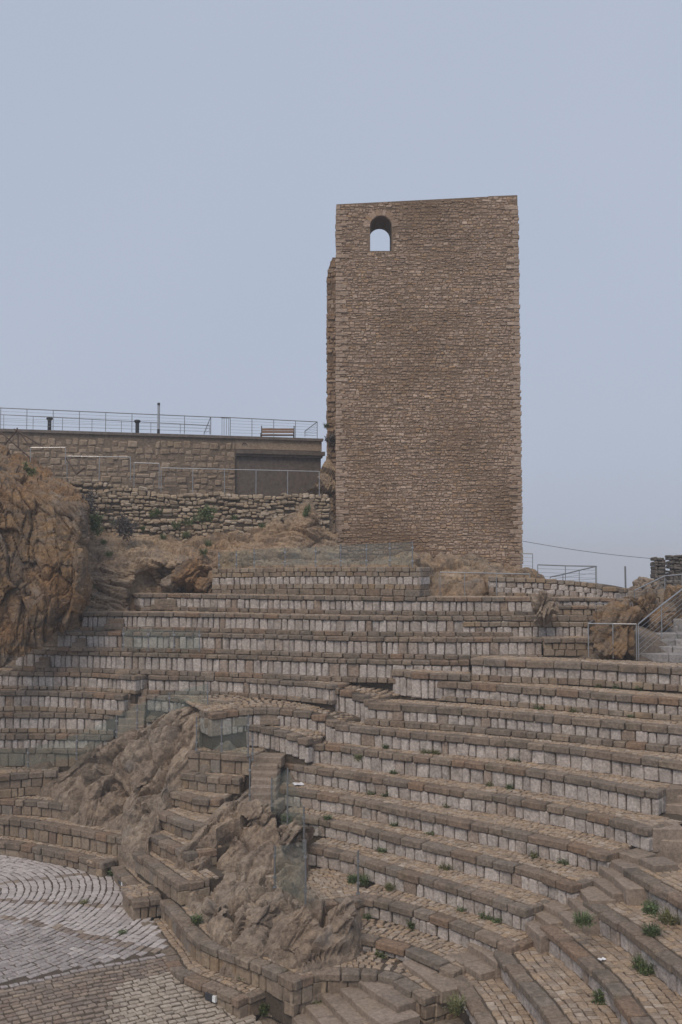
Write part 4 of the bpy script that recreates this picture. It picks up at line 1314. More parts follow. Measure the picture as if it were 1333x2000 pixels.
# corner stones
z = zb_
while z < ztl - .05:
    h = random.uniform(.12, .22)
    for side in (0, 1):
        L = random.uniform(.3, .6) if (nq + side) % 2 else random.uniform(.18, .32)
        if side == 0 and z + h > ztl: continue
        me, sx, sz = block_mesh('w_quoin', L, .5, h - .012, .02, .012, 5)
        me.name = 'corner_stone'
        o = bpy.data.objects.new('corner_stone', me); COL.objects.link(o); o.parent = tower
        x = xl + L / 2 - .035 + random.uniform(-.02, .02) if side == 0 else right_at(z) - L / 2 + .035 + random.uniform(-.02, .03)
        o.location = Vector((x, TD - .045, z)) - org
        o.scale = (sx, 1, sz)
    nq += 1
    z += h
def t_in(s, z, hl, hh):
    x = s
    if x - hl < xl + .2 and z < ztl: pass
    if x + hl > right_at(z) - .02 or z + hh > top_at(x): return False
    if wl_ - hl < x < wr_ + hl and zs - hh < z < zsp: return False
    if z >= zsp - hh and math.hypot(x - wc, z - zsp) < wrad + hl * .75: return False
    return True
facing(tower, org, Vector((0, TD, 0)), Vector((1, 0, 0)), xl + .15, xr_bot, zb_, ztr, (.09, .28), (.075, .15), 'tower', 'rubble_stone', t_in, 110, jit=.024, prot=(.008, .034), wob=.02, cham=.022)
# voussoirs round the opening
for i in range(13):
    a = math.pi * (i + .5) / 13
    me, sx, sz = block_mesh('w_tower', .17, .3, .3, .02, .012, 3)
    o = bpy.data.objects.new('arch_stone', me); COL.objects.link(o); o.parent = front_wall
    o.location = Vector((wc + math.cos(a) * (wrad + .015), TD - .035, zsp + math.sin(a) * (wrad + .015))) - org
    o.rotation_euler = (0, math.pi / 2 - a, 0)
    o.scale = (sx, 1, sz)
facing(tower, org, Vector((0, TD + TH, 0)), Vector((1, 0, 0)), xq, xl + .3, zb_, zq, (.16, .4), (.13, .24), 'tower', 'rubble_stone',
       lambda s, z, hl, hh: z + hh < zq - max(0, (xq + .4 - s)) * 1.3, 0, jit=.035, prot=(.0, .08), rest='side_wall_stones')
facing(tower, org, Vector((xq + .03, TD + 5.5, 0)), Vector((0, -1, 0)), 0, 5.5 - TH, zb_, zq - .7, (.16, .45), (.13, .26), 'tower', 'rubble_stone', None, 0, jit=.04, prot=(-.02, .07), rest='side_wall_stones')

# ------------------------------------------------------------------ terrace building behind the cliff
ta, tb, tc = atd(-90, 1000, 45.4), atd(460, 1000, 48.6), atd(629, 1000, 49.8)
ztop = atd(0, 838, 46).z
ux = Vector((tc.x - ta.x, tc.y - ta.y, 0)).normalized()
un = Vector((ux.y, -ux.x, 0))
O_ = Vector((ta.x, ta.y, 0))
Lb = (Vector((tb.x, tb.y, 0)) - O_).dot(ux); Lc = (Vector((tc.x, tc.y, 0)) - O_).dot(ux)
zt0 = ztop - 3.6
org = O_ + ux * (Lc / 2) + Vector((0, 0, zt0))
terr = thing('terrace_building', org, 'long low stone building with a flat railed roof terrace left of the tower', 'building')
def wbox(name, mat, s0, s1, f0, f1, z0, z1, parent=terr):
    m_ = MB(); c = O_ + ux * ((s0 + s1) / 2) + un * ((f0 + f1) / 2) + Vector((0, 0, (z0 + z1) / 2)) - org
    m_.box(c, ux * ((s1 - s0) / 2), un * ((f1 - f0) / 2), Vector((0, 0, (z1 - z0) / 2)))
    return m_.build(name, mat, parent)
wbox('stone_wall', 'ashlar_core', 0, Lb, -5, 0, zt0, ztop - .14)
wbox('roof_slab', 'coping', -.05, Lc + .05, -5.05, .1, ztop - .135, ztop)
wbox('rendered_wall', 'render', Lb + .003, Lc - .02, -4.9, -.12, zt0, ztop - .14)
wbox('parapet_band', 'ashlar', Lb + .006, Lc, -4.8, -.02, ztop - .62, ztop - .14)
wbox('cornice', 'render', Lb + .01, Lc + .14, -4.7, .12, ztop - .86, ztop - .66)
wbox('cornice_soffit', 'render', Lb + .014, Lc + .03, -4.6, .03, ztop - .98, ztop - .863)
facing(terr, org, O_, ux, 0, Lb, zt0, ztop - .16, (.26, .5), (.24, .36), 'ashlar', 'wall_stone', lambda s, z, hl, hh: z + hh < ztop - .13, 300, jit=.035, prot=(.0, .05), wob=.03, cham=.05)
m_ = MB()
pp = O_ + ux * (Lb + .45) + un * .0 + Vector((0, 0, ztop - .42)) - org
for i in range(10):
    a0, a1 = math.pi * i / 10, math.pi * (i + 1) / 10
    m_.tube(pp + ux * .1 * math.cos(a0) + Vector((0, 0, .1 * math.sin(a0))), pp + ux * .1 * math.cos(a1) + Vector((0, 0, .1 * math.sin(a1))), .025, 5)
m_.build('vent_hood', 'coping', terr)

# ------------------------------------------------------------------ rubble retaining wall above the rock face
ra, rb = atd(128, 1000, 40.6), atd(645, 1000, 43.2)
ux = Vector((rb.x - ra.x, rb.y - ra.y, 0)).normalized(); un = Vector((ux.y, -ux.x, 0))
O_ = Vector((ra.x, ra.y, 0)); Lr = (rb - ra).dot(ux)
zr0, zr1, zr2 = atd(300, 1090, 41).z, atd(200, 938, 41).z, atd(500, 962, 42).z
org = O_ + ux * (Lr / 2) + Vector((0, 0, zr0))
rub = thing('rubble_wall', org, 'rough rubble retaining wall with shrubs, under the steel handrails', 'wall')
def rtop(s):
    t = s / Lr
    return zr1 if t < .15 else (zr1 - (zr1 - zr2) * min(1, (t - .15) / .2))
m_ = MB()
for i in range(12):
    s0, s1 = Lr * i / 12, Lr * (i + 1) / 12
    c = O_ + ux * ((s0 + s1) / 2) - un * 1.6
    t_ = rtop((s0 + s1) / 2) - .12
    m_.box(Vector((c.x, c.y, (zr0 + t_) / 2)) - org, ux * ((s1 - s0) / 2), un * 1.55, Vector((0, 0, (t_ - zr0) / 2)))
m_.build('wall_core', 'mortar', rub)
facing(rub, org, O_, ux, 0, Lr, zr0, zr1, (.15, .38), (.11, .2), 'rubble', 'wall_stone',
       lambda s, z, hl, hh: z + hh < rtop(s) + .05 and (z > zr0 + .8 + .35 * math.sin(s * 1.1) or random.random() < .4), 300, jit=.04, prot=(-.02, .1), wob=.05, cham=.04)
#  stepped stone ends of the wall at the left
tier('stepped_wall', 'stepped pale stone blocks at the top of the cliff under the left handrail', None, -3.25, -2.5,
     planes=[(62, 40.2, -3.25), (100, 40.3, -3.25), (130, 40.4, -3.25)], courses=[(None, 'brown_block'), (None, 'riser_block'), (None, 'brown_block')], cat='wall', pave=False, back=1.0, hill=False)

# ------------------------------------------------------------------ grey stair and ruin at the right edge
t = stair('grey block stair climbing behind the steel railing at the right edge',
      [([(1315, 1209), (1420, 1211)], 2.16), ([(1279, 1222), (1420, 1224)], 2.34), ([(1276, 1236), (1420, 1238.5)], 2.53), ([(1270, 1249), (1420, 1252)], 2.71), ([(1262, 1262.5), (1420, 1266)], 2.90), ([(1251, 1276), (1420, 1280)], 3.07)], .8, 'grey_step', thick=.3)
org = atd(1310, 1170, 46)
MAT_OF['w_ruin'] = 'ruin'
ruin = thing('ruined_wall', org, 'dark ruined wall with two broken battlements at the right edge', 'ruin')
RECT = ((1279, 1300, 1089, 1140), (1309, 1470, 1083, 1140), (1277, 1470, 1136, 1205))
m_ = MB()
for (x0, x1, y0, y1) in RECT:
    a_, b_ = atd(x0 + 3, y0 + 4, 46.4), atd(x1 - 3, y1, 46.4)
    m_.box((a_ + b_) / 2 - org, Vector(((b_.x - a_.x) / 2, 0, 0)), Vector((0, .28, 0)), Vector((0, 0, (a_.z - b_.z) / 2)))
m_.build('wall_core', 'mortar', ruin)
for (x0, x1, y0, y1) in RECT:
    a_, b_ = atd(x0, y0, 46), atd(x1, y1, 46)
    facing(ruin, org, Vector((a_.x, 46, 0)), Vector((1, 0, 0)), 0, b_.x - a_.x, b_.z, a_.z - .08, (.16, .34), (.11, .19), 'ruin', 'wall_stone', None, 80, jit=.03, prot=(-.03, .05), depth=.75, wob=.015, cham=.035)
boulder('dark low rock beside the ruined wall', atd(1268, 1152, 44), (.8, .6, .4), 61, 'rock', 1.0)
# low wall between the curved wall and the ruin
tier('low_wall', 'low dark wall between the curved wall end and the ruin', None, 1.35, 1.9, planes=[(1200, 38.5, 1.32), (1260, 38.5, 1.3), (1330, 38, 1.2)],
     courses=[(None, 'brown_block'), (None, 'brown_block')], cat='wall', pave=False, back=1.0, hill=False)

# ------------------------------------------------------------------ steel railings
def railing(label, posts, rails=('top',), wires=0, mat='steel', r=.018, rr=.022, name='steel_railing', caps=True):
    """posts: list of (foot, head) points"""
    t = thing(name, posts[0][0], label, 'railing')
    o = Vector(posts[0][0])
    for a, b in posts:
        m = MB(); m.tube(Vector(a) - o, Vector(b) - o, r, 8); m.build('post', mat, t)
    for (a0, b0), (a1, b1) in zip(posts, posts[1:]):
        m = MB(); m.tube(Vector(b0) - o, Vector(b1) - o, rr, 8); m.build('handrail', mat, t)
        for k in range(wires):
            f = (k + 1) / (wires + 1)
            m = MB(); m.tube(Vector(a0).lerp(Vector(b0), f) - o, Vector(a1).lerp(Vector(b1), f) - o, .006, 5); m.build('wire', mat, t)
    return t
def pp_(x, y0, y1, d):
    a = atd(x, y0, d); b = atd(x, y1, d)
    b.x, b.y = a.x, a.y
    return (a, b)
def ramp(x0, x1, n, yb, yt, d0, d1):
    out = []
    for i in range(n):
        t = i / (n - 1)
        d = 1 / ((1 - t) / d0 + t / d1)
        out.append(pp_(x0 + (x1 - x0) * t, yb[0] + (yb[1] - yb[0]) * t, yt[0] + (yt[1] - yt[0]) * t, d))
    return out
railing('long steel wire railing along the front edge of the roof terrace', ramp(-50, 412, 10, (835, 849), (794.5, 814.5), 46.2, 48.8), wires=5, mat='steel_dull', r=.016)
railing('railing return at the gate in the middle of the roof terrace', [pp_(412, 849, 814.5, 48.9), pp_(450, 851, 815.5, 49.1)], wires=0, mat='steel_dull')
gate = thing('steel_gate', atd(434, 850, 49.0), 'narrow barred gate in the roof terrace railing', 'gate')
for x in (434, 438, 442.5, 447):
    m = MB(); a, b = pp_(x, 850, 816, 49.05); m.tube(a - gate.location, b - gate.location, .012, 6); m.build('bar', 'steel_dull', gate)
m = MB(); m.tube(atd(433, 816.5, 49.05) - gate.location, atd(449, 816.8, 49.05) - gate.location, .015, 6); m.build('gate_rail', 'steel_dull', gate)
railing('steel wire railing around the bench at the right end of the roof terrace', ramp(450, 620, 5, (851, 856), (815.5, 824), 49.1, 49.7) + [pp_(596, 853, 842, 53.5)], wires=5, mat='steel_dull', r=.016)
railing('farther railing along the back of the roof terrace', ramp(-50, 410, 9, (838, 848), (807, 831), 56, 60), wires=2, mat='steel_dull', r=.016)
railing('diagonal railing crossing back from the terrace gate', [pp_(412, 849, 814.5, 49.2), pp_(399, 850, 846, 57)], wires=2, mat='steel_dull', r=.014)
railing('short topmost handrail above the cliff at the left', [pp_(60, 912, 874.5, 40.4), pp_(128, 908, 874, 40.6)])
railing('handrail of two bays above the pale wall, left of centre', [pp_(131, 938, 891, 40.8), pp_(194, 938, 892, 41.0), pp_(255, 940, 893, 41.3)])
railing('short handrail between the two longer ones above the rubble wall', [pp_(262, 952, 904, 41.4), pp_(311, 955, 905.5, 41.6)])
railing('long handrail along the top of the rubble wall', ramp(315, 624, 6, (961, 968), (914, 921), 41.6, 43.0))
railing('white handrail before the mound in front of the tower', [pp_(860, 1165, 1117.5, 35.0), pp_(908, 1166, 1118.5, 35.0), pp_(970, 1166, 1120, 35.1), pp_(1035, 1150, 1121.5, 35.2)], r=.014)
railing('square steel railing in front of the large brown boulder', [pp_(1176, 1252, 1201, 33.0), pp_(1150, 1283, 1218, 31.2), pp_(1198, 1286, 1218.5, 31.2), pp_(1244, 1289, 1219, 31.1)], wires=0)
railing('rising steel handrail with wires along the grey stair', [pp_(1248, 1290, 1219, 31.0), pp_(1293, 1250, 1182, 32.0), pp_(1340, 1208, 1146, 33.2), pp_(1400, 1165, 1100, 34.5)], wires=6)
railing('upper handrail behind the boulders before the ruin', [pp_(1240, 1175, 1153, 37), pp_(1299, 1165, 1125, 37.5), pp_(1333, 1165, 1122, 37.6), pp_(1400, 1165, 1120, 37.8)], wires=3)
railing('thin level handrail behind the large brown boulder', [pp_(1164, 1210, 1178.5, 33.4), pp_(1194, 1210, 1178.5, 33.5), pp_(1236, 1212, 1178, 33.6)], r=.014, rr=.016)
railing('wire railing at the lower right corner of the tower', [pp_(1018, 1119, 1081, 43.5), pp_(1041, 1122, 1081.5, 43.4)], wires=4, mat='steel_dull', r=.014)
railing('wire railing on top of the curved wall, meeting the sloping one', [pp_(1051, 1140, 1103, 38.0), pp_(1105, 1142, 1105, 38.0), pp_(1164, 1145, 1106, 38.0)], wires=4, mat='steel_dull', r=.014)
railing('sloping wire railing on top of the curved wall', [pp_(1075, 1140, 1127, 36.5), pp_(1100, 1140, 1122, 36.7), pp_(1132, 1142, 1114, 37.2), pp_(1166, 1143, 1106, 37.6)], wires=2, mat='steel_dull', r=.012)
m = MB(); m.tube(Vector((0, 0, 0)), atd(1221.5, 1106, 38.6) - atd(1222.5, 1153, 38.6), .035, 8)
o = link('lamp_post', m.mesh('lamp_post'), 'steel_dull', None, atd(1222.5, 1153, 38.6)); tag(o, 'single dark steel post standing beyond the curved wall', 'post')
m = MB()
for i in range(14):
    f = lambda u: atd(1022 + (1285 - 1022) * u, 1057 + 35 * u + 14 * 0 + 6 * math.sin(math.pi * u) * .6, 46.2)
    m.tube(f(i / 14), f((i + 1) / 14), .011, 5)
tag(m.build('cable', 'dark_metal'), 'thin sagging cable from the tower to the ruin', 'cable')

# ------------------------------------------------------------------ terrace things
for x, y0, y1, lab in ((97, 840, 815, 'left one of the two dark roof vents with round caps'), (268.5, 845, 820, 'right one of the two dark roof vents with round caps')):
    b = atd(x, y0, 47.8); tp = atd(x, y1, 47.8)
    h = tp.z - b.z
    t = thing('roof_vent', b, lab, 'vent')
    m = MB(); m.tube((0, 0, 0), (0, 0, h - .13), .09, 12); m.build('pipe', 'dark_metal', t)
    m = MB(); m.tube((0, 0, h - .15), (0, 0, h - .09), .10, 12, .155); m.tube((0, 0, h - .09), (0, 0, h - .04), .155, 12); m.tube((0, 0, h - .04), (0, 0, h), .155, 12, .1); m.build('cap', 'dark_metal', t)
b = atd(310, 848, 47.9); tp = atd(310, 787, 47.9); h = tp.z - b.z
t = thing('flue_pipe', b, 'tall thin steel flue pipe with dark ends on the roof terrace', 'pipe')
m = MB(); m.tube((0, 0, .24), (0, 0, h - .12), .06, 12); m.build('pipe', 'steel', t)
m = MB(); m.tube((0, 0, 0), (0, 0, .24), .067, 12); m.build('base', 'dark_metal', t)
m = MB(); m.tube((0, 0, h - .12), (0, 0, h), .067, 12); m.build('cap', 'dark_metal', t)
b = atd(543, 855, 51.5); t = thing('park_bench', b, 'wooden bench with a dark metal frame on the roof terrace', 'bench')
bw = atd(574, 850, 51.5).x - b.x
zs_ = lambda y: atd(543, y, 51.5).z - b.z
for y, yy in ((838.5, .06), (843.5, .03)):
    m = MB(); m.box((0, yy, zs_(y)), (bw, 0, 0), (0, .02, 0), (0, 0, .055)); m.build('back_slat', 'wood', t)
for k in range(3):
    m = MB(); m.box((0, -.1 - .15 * k, zs_(851)), (bw, 0, 0), (0, .065, 0), (0, 0, .022)); m.build('seat_slat', 'wood', t)
for sx in (-1, 1):
    m = MB(); m.box((sx * (bw + .02), .07, zs_(845)), (.025, 0, 0), (0, .03, 0), (0, 0, .36)); m.box((sx * (bw + .02), -.2, zs_(849)), (.025, 0, 0), (0, .28, 0), (0, 0, .025)); m.box((sx * (bw + .02), -.45, zs_(852) - .1), (.025, 0, 0), (0, .025, 0), (0, 0, .22)); m.build('side_frame', 'dark_metal', t)
# old timber fence at the cliff top
t = thing('timber_fence', atd(30, 880, 40.6), 'broken dark timber fence rails at the top of the cliff', 'fence')
for (x0, y0, x1, y1) in ((-5, 838, 60, 895), (28, 838, 80, 870), (10, 868, 34, 840), (34, 836, 37, 872), (37, 842, 62, 876), (128, 893, 150, 926), (150, 926, 166, 914)):
    m = MB(); m.tube(atd(x0, y0, 40.7) - t.location, atd(x1, y1, 40.5) - t.location, .035, 6); m.build('rail', 'old_wood', t)

# ------------------------------------------------------------------ glass screens
def screen(label, posts, panes, r=.022, name='glass_screen'):
    t = thing(name, posts[0][0], label, 'glass screen')
    o = Vector(posts[0][0])
    for a, b in posts:
        m = MB(); m.tube(a - o, b - o, r, 8)
        po = m.build('post', 'steel_dull', t)
        m = MB(); m.box((a - o) + Vector((0, 0, .012)), (r * 2.2, 0, 0), (0, r * 2.2, 0), (0, 0, .012)); m.build('foot_plate', 'steel_dull', po)
        for f_ in (.25, .75):
            m = MB(); m.box((a - o).lerp(b - o, f_), (r * 1.9, 0, 0), (0, r * 1.2, 0), (0, 0, .025)); m.build('clamp', 'steel', po)
    for i, j in panes:
        a0, b0 = posts[i]; a1, b1 = posts[j]
        d = (a1 - a0); d.z = 0; d.normalize(); n = Vector((-d.y, d.x, 0)) * .006
        q = [a0.lerp(b0, .08) + d * .035, a1.lerp(b1, .08) - d * .035, a1.lerp(b1, .97) - d * .035, a0.lerp(b0, .97) + d * .035]
        m = MB(); vs = [p - n - o for p in q] + [p + n - o for p in q]
        m.poly(vs, [(0, 1, 2, 3), (7, 6, 5, 4), (0, 4, 5, 1), (1, 5, 6, 2), (2, 6, 7, 3), (3, 7, 4, 0)])
        m.build('pane', 'glass', t)
    return t
def run(L): return [pp_(x, yb, yt, d) for x, yb, yt, d in L]
screen('long row of glass panes on the brown and white wall before the tower',
       run([(428, 1112, 1077, 37.9), (462, 1111, 1075, 37.5), (497, 1108, 1071, 37.1), (557, 1106, 1069, 36.6), (617, 1106, 1067, 36.1), (666, 1106, 1063, 35.7), (716, 1106, 1061, 35.2), (762, 1106, 1059, 34.8), (806, 1108, 1057, 34.4)]), [(i, i + 1) for i in range(8)])
screen('small pair of green glass panes standing on the third long tier', run([(241, 1270, 1227, 34.6), (290, 1271, 1227.5, 34.5), (340, 1271, 1229, 34.4), (390, 1272, 1230, 34.2)]), [(0, 1), (1, 2), (2, 3)])
screen('glass screen of the left walkway climbing beside the narrow stair', run([(-60, 1499, 1460, 34.2), (55, 1497, 1461, 34.0), (150, 1484, 1434, 33.7), (228, 1440, 1397, 33.3), (268, 1424, 1375, 33.2), (331, 1398, 1352, 33.2), (406, 1404, 1333, 32.3)]), [(i, i + 1) for i in range(6)])
screen('glass screen with slim posts on the second landing', run([(384, 1466, 1400, 30.9), (433, 1468, 1405, 30.7), (485, 1477, 1396, 30.3)]), [(0, 1), (1, 2)])
screen('tall steel posts at the head of the stair behind the rock', run([(494, 1485, 1432, 30.0), (488, 1576, 1480, 29.0)]), [])
screen('pair of glass panes climbing along the top of the middle rock', run([(531, 1592, 1518, 28.3), (562, 1616, 1500, 27.6), (594, 1664, 1575, 26.6)]), [(0, 1), (1, 2)])
screen('lowest greenish glass pane between two posts on the rock edge', run([(537, 1734, 1651, 25.0), (597, 1774, 1640, 23.6)]), [(0, 1)], r=.024)
screen('lone steel post at the edge of the small paved landing', run([(700, 1746, 1661, 24.3)]), [])

# ------------------------------------------------------------------ small things
def wall_lamp(label, p, yaw):
    t = thing('wall_lamp', p, label, 'lamp')
    c, s = math.cos(yaw), math.sin(yaw)
    ex, ey = Vector((c, s, 0)), Vector((-s, c, 0))
    m = MB(); m.box(ex * -.06, ex * .11, ey * .03, Vector((0, 0, .07))); m.build('housing', 'lampbody', t)
    m = MB(); m.box(ex * .1 + ey * -.004, ex * .045, ey * .035, Vector((0, 0, .065))); m.build('lens', 'lampface', t)
wall_lamp('small dark lamp with a white lens in the low bench front', at(417, 1946, 9.73) + Vector((-.03, -.06, 0)), -.62)
wall_lamp('small lamp with a white lens in the lowest brown tier on the left', at(60, 1666, 9.35) + Vector((0, -.05, 0)), -.3)
wall_lamp('small lamp in the front of the pale kerb wall', at(241, 1722, 9.3) + Vector((-.04, -.05, 0)), -.9)
wall_lamp('small lamp near the right end of the lowest brown tier', at(236, 1661, 9.0) + Vector((0, -.03, .06)), -.3)
def paper(label, p, w, l, rz):
    m = MB(); c, s = math.cos(rz), math.sin(rz)
    N_ = 5
    vs, fs = [], []
    for i in range(N_):
        for j in range(2):
            x, y = (i / (N_ - 1) - .5) * l, (j - .5) * w
            vs.append((x * c - y * s, x * s + y * c, .012 + .012 * math.sin(i * 1.7)))
    for i in range(N_ - 1): fs.append((i * 2, i * 2 + 2, i * 2 + 3, i * 2 + 1))
    k = len(vs)
    vs += [(x, y, z - .003) for x, y, z in vs]
    fs += [tuple(k + q for q in f[::-1]) for f in list(fs)]
    m.poly(vs, fs)
    tag(link('paper_sheet', m.mesh('paper_sheet'), 'paper', None, p), label, 'paper')
paper('white paper sheet lying on the tread near the glass screens', at(583, 1531.5, 6.78) , .34, .3, .3)
paper('white paper scrap on the tread right of the diagonal stair', at(1176, 1874, 7.96), .1, .14, .5)
paper('white scrap on the paving near the foot of the stair', at(677, 1869, 8.97), .12, .2, .2)

# ------------------------------------------------------------------ plants
def tuft(p, h, n, spread, mat='leaf', seed=0, name='weed', label=None, group=None, cat='weed'):
    rnd = random.Random(seed)
    m = MB()
    for i in range(n):
        a = rnd.uniform(0, 6.283); r = spread * math.sqrt(rnd.random()) * .5
        b = Vector((r * math.cos(a), r * math.sin(a), -.02))
        hh = h * rnd.uniform(.25, 1.0)
        lean = Vector((math.cos(a), math.sin(a), 0)) * hh * rnd.uniform(.1, .8)
        w = rnd.uniform(.004, .010)
        sd = Vector((-math.sin(a), math.cos(a), 0)) * w
        mid = b + lean * .4 + Vector((0, 0, hh * .6)); tip = b + lean + Vector((0, 0, hh))
        m.poly([b - sd, b + sd, mid + sd * 1.2, mid - sd * 1.2, tip], [(0, 1, 2, 3), (3, 2, 4)])
        for _k in range(2):
            c = mid + Vector((rnd.uniform(-.07, .07), rnd.uniform(-.07, .07), rnd.uniform(-.12, .08)))
            q = Vector((rnd.uniform(-1, 1), rnd.uniform(-1, 1), rnd.uniform(-.4, .4))).normalized() * .028
            q2 = q.cross(Vector((rnd.uniform(-1, 1), 0, 1))).normalized() * .018
            m.poly([c - q, c - q2, c + q, c + q2], [(0, 1, 2, 3)])
    o = link(name, m.mesh(name), mat, None, p)
    return tag(o, label, cat, group)
def shrub(label, p, r, n, mat='leaf', seed=0, leaf=.05):
    rnd = random.Random(seed)
    t = thing('shrub', p, label, 'shrub')
    m = MB()
    for k in range(9):
        e = Vector((rnd.uniform(-1, 1) * r[0], rnd.uniform(-1, 1) * r[1], rnd.uniform(-.2, 1) * r[2])) * .75
        m.tube((0, r[1], -r[2] * .4), e, .014, 5, .005)
    m.build('stem', 'old_wood', t)
    m = MB()
    cl = [Vector((rnd.gauss(0, .42) * r[0], rnd.gauss(0, .35) * r[1], rnd.gauss(0, .42) * r[2])) for _ in range(16)]
    for i in range(n):
        c = rnd.choice(cl)
        q = c + Vector((rnd.gauss(0, .2) * r[0], rnd.gauss(0, .2) * r[1], rnd.gauss(0, .2) * r[2]))
        u = Vector((rnd.uniform(-1, 1), rnd.uniform(-1, 1), rnd.uniform(-1, 1))).normalized()
        v = u.orthogonal().normalized()
        L = leaf * rnd.uniform(.6, 1.3)
        m.poly([q - u * L, q - v * L * .45, q + u * L, q + v * L * .45], [(0, 1, 2, 3)])
    m.build('foliage', mat, t)
    return t
shrub('largest dull grey-leaved shrub hanging on the rubble wall', atd(247, 1028, 39.6), (.5, .35, .38), 1500, 'leaf3', 1)
shrub('dull bushy shrub at the right top of the cliff', atd(163, 984, 37.6), (.45, .4, .4), 1300, 'leaf3', 2)
shrub('dark green shrub between the cliff and the rubble wall', atd(187, 1024, 39.0), (.28, .25, .38), 900, 'leaf', 3)
shrub('green shrub right of centre on the rubble wall', atd(403, 1004, 40.9), (.28, .22, .36), 800, 'leaf', 4)
shrub('shrub clinging to the ruined left edge of the tower', atd(648, 856, 45.4), (.25, .25, .36), 700, 'leaf3', 5)
shrub('small shrub near the right end of the rubble wall', atd(600, 1002, 42.2), (.16, .2, .3), 400, 'leaf', 6)
shrub('yellowish bush on the slope above the cliff', atd(58, 920, 37.5), (.28, .25, .25), 500, 'leaf2', 7)
GP = 'small plants scattered on the rubble wall'
for i, (x, y, d, w, h) in enumerate([(300, 1005, 40.8, .3, .3), (310, 1000, 40.9, .2, .3), (345, 1028, 40.3, .22, .35), (368, 1020, 40.5, .35, .3), (385, 1012, 40.7, .25, .25), (363, 1045, 40.0, .2, .3), (320, 1048, 39.7, .16, .2),
                                      (458, 1010, 41.2, .16, .2), (513, 1025, 41.3, .2, .18), (280, 1030, 40.1, .15, .15), (213, 1081, 38.4, .18, .18), (152, 1080, 36.6, .15, .4), (226, 1020, 40.2, .25, .2), (408, 1062, 40.0, .2, .3), (180, 1143, 37.0, .14, .14), (203, 1057, 38.8, .16, .16), (398, 1078, 39.4, .2, .25), (638, 830, 45.5, .12, .2)]):
    zone = 'left third' if x < 300 else ('middle' if x < 420 else 'right end')
    lev_ = 'high on' if y < 1015 else ('half-way down' if y < 1050 else 'low on')
    tuft(atd(x, y + 4, d - .15), h * 1.2, 70, w * 1.3, 'leaf', 100 + i, 'wall_plant', 'green plant %s the bank and rubble wall, %s of it' % (lev_, zone), GP, 'plant')
GW = 'weeds in the joints of the tiers'
def weed_label(x, H, h, dry):
    kind = ('tall ' if h >= .3 else 'low ') + ('yellowish' if dry else 'green') + ' weed'
    side = 'left end' if x < 760 else ('middle' if x < 980 else 'right end')
    for lev_, nm in ((3.2, 'third long'), (4.51, 'second right'), (5.17, 'third right'), (5.72, 'fourth right'), (6.3, 'fifth right'), (6.8, 'sixth right'), (7.29, 'seventh right'), (7.77, 'eighth right'), (8.26, 'ninth right'), (8.71, 'tenth right')):
        if x > 545 and abs(H - lev_) < .02: return '%s at the foot of the %s tier, %s' % (kind, nm, side)
    if x > 1100 or (x > 860 and H > 8.3): return '%s on the treads right of the diagonal stair, level %s' % (kind, 'upper' if H < 7.6 else 'lower')
    if H < 4.8: return '%s on the long upper tiers, %s' % (kind, 'left end' if x < 300 else ('middle' if x < 600 else 'right part'))
    if H > 9.4: return '%s on or beside the orchestra paving, %s' % (kind, 'far side' if H < 9.5 else 'near side')
    return '%s among the rocks and brown tiers, %s' % (kind, 'left of the wedge' if x < 320 else 'right of the wedge')
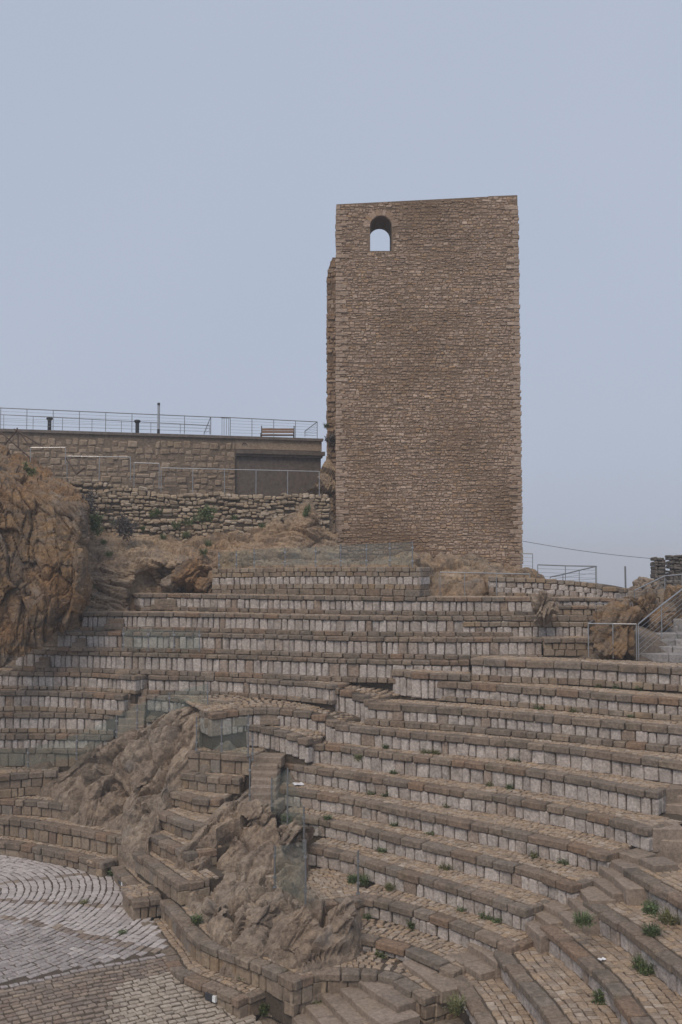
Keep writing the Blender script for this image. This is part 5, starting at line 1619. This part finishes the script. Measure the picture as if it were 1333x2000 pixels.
W_ = [  # pixel, level of the tread it grows on, height, width
 (757, 1553, 6.8, .3, .3), (770, 1662, 7.77, .34, .3), (703, 1522, 6.8, .14, .3), (905, 1523, 6.3, .16, .35), (833, 1470, 5.72, .15, .4), (1008, 1485, 5.72, .14, .4), (1083, 1372, 4.51, .3, .15), (711, 1725, 8.26, .4, .18),
 (762, 1737, 8.26, .25, .25), (806, 1812, 8.71, .35, .18), (712, 1779, 8.71, .2, .3), (957, 1791, 8.26, .24, .6), (1039, 1655, 7.29, .3, .2), (1075, 1672, 7.29, .25, .45), (1105, 1684, 7.29, .2, .5), (1271, 1780, 7.0, .25, .35), (1176, 1560, 6.3, .3, .12), (1140, 1800, 7.45, .3, .5),
 (1262, 1760, 7.48, .4, .5), (1282, 1775, 7.48, .38, .45), (1312, 1800, 7.48, .42, .6), (1275, 1822, 7.46, .28, .4), (1262, 1895, 7.98, .42, .6), (1175, 1955, 8.42, .35, .3), (890, 1975, 9.0, .5, .35), (690, 1722, 8.26, .3, .3),
 (130, 1292, 4.06, .2, .2), (236, 1302, 4.06, .3, .2), (190, 1342, 4.69, .3, .2), (220, 1340, 4.69, .35, .2), (131, 1421, 6.09, .35, .2), (752, 1231, 2.64, .25, .15), (713, 1228, 2.64, .25, .15), (735, 1229, 2.64, .25, .15), (798, 1229, 2.64, .25, .15), (915, 1271, 3.2, .3, .15), (980, 1275, 3.2, .3, .15), (989, 1274, 3.2, .35, .15),
 (443, 1225, 2.64, .16, .2), (520, 1358, 4.72, .25, .15), (412, 1508, 6.6, .12, .2), (560, 1231, 2.64, .2, .12), (584, 1228, 2.64, .25, .12), (400, 1305, 4.06, .25, .12), (655, 1435, 5.72, .3, .12), (640, 1600, 7.29, .15, .2), (124, 1597, 8.47, .25, .25), (12, 1626, 9.06, .22, .2), (262, 1655, 9.0, .25, .3), (218, 1705, 9.4, .22, .2),
 (385, 1800, 8.97, .28, .3), (380, 1940, 9.95, .28, .35), (330, 1885, 9.72, .2, .25), (310, 1880, 9.68, .14, .25), (515, 1975, 9.98, .4, .3), (286, 1950, 9.83, .1, .35), (620, 1965, 9.7, .25, .25), (478, 1915, 9.54, .2, .2), (617, 1872, 9.0, .2, .25), (240, 1823, 9.48, .06, .2), (165, 1763, 9.48, .06, .35), (312, 1560, 7.5, .4, .35), (248, 1657, 9.06, .3, .25), (560, 1600, 7.3, .2, .3), (700, 1480, 5.72, .15, .25), (1100, 1612, 6.85, .15, .3)]
for i, (x, y, H, h, w) in enumerate(W_):
    p = at(x, y, H)
    h, w = h * .72, w * .75
    tuft(p, h, int(60 + 200 * w), w, 'leaf' if i % 4 else 'leaf2', 300 + i, 'weed', weed_label(x, H, h, i % 4 == 0), GW)

for i in range(30):
    if i == 9: continue
    path_, zb_r = RP[i % len(RP)]
    q, tx, n = path_.at(random.uniform(.3, path_.len - .3))
    tuft(Vector((q.x, q.y, zb_r)) - n * .03, random.uniform(.06, .17), random.randint(60, 100), random.uniform(.1, .3), 'leaf' if i % 3 else 'leaf2', 500 + i, 'weed', 'very small %s weed at the foot of the %s right tier' % ('green' if i % 3 else 'yellowish', ordinal(i % len(RP))), GW)

# ------------------------------------------------------------------ haze
hb = MB()
hb.box((0, 0, -27.0), (4600, 0, 0), (0, 4600, 0), (0, 0, 58.0))
haze = bpy.data.meshes.new('haze')
haze.from_pydata([tuple(v) for v in hb.v], [], hb.f); haze.update()
hm = bpy.data.materials.new('haze_air'); hm.use_nodes = True
hm.node_tree.nodes.clear()
ho = hm.node_tree.nodes.new('ShaderNodeOutputMaterial')
hv = hm.node_tree.nodes.new('ShaderNodeVolumePrincipled')
hv.inputs['Color'].default_value = (0.86, 0.90, 0.97, 1)
hv.inputs['Density'].default_value = 0.0013
hm.node_tree.links.new(hv.outputs[0], ho.inputs['Volume'])
haze.materials.append(hm)
tag(link('haze', haze), kind='stuff')
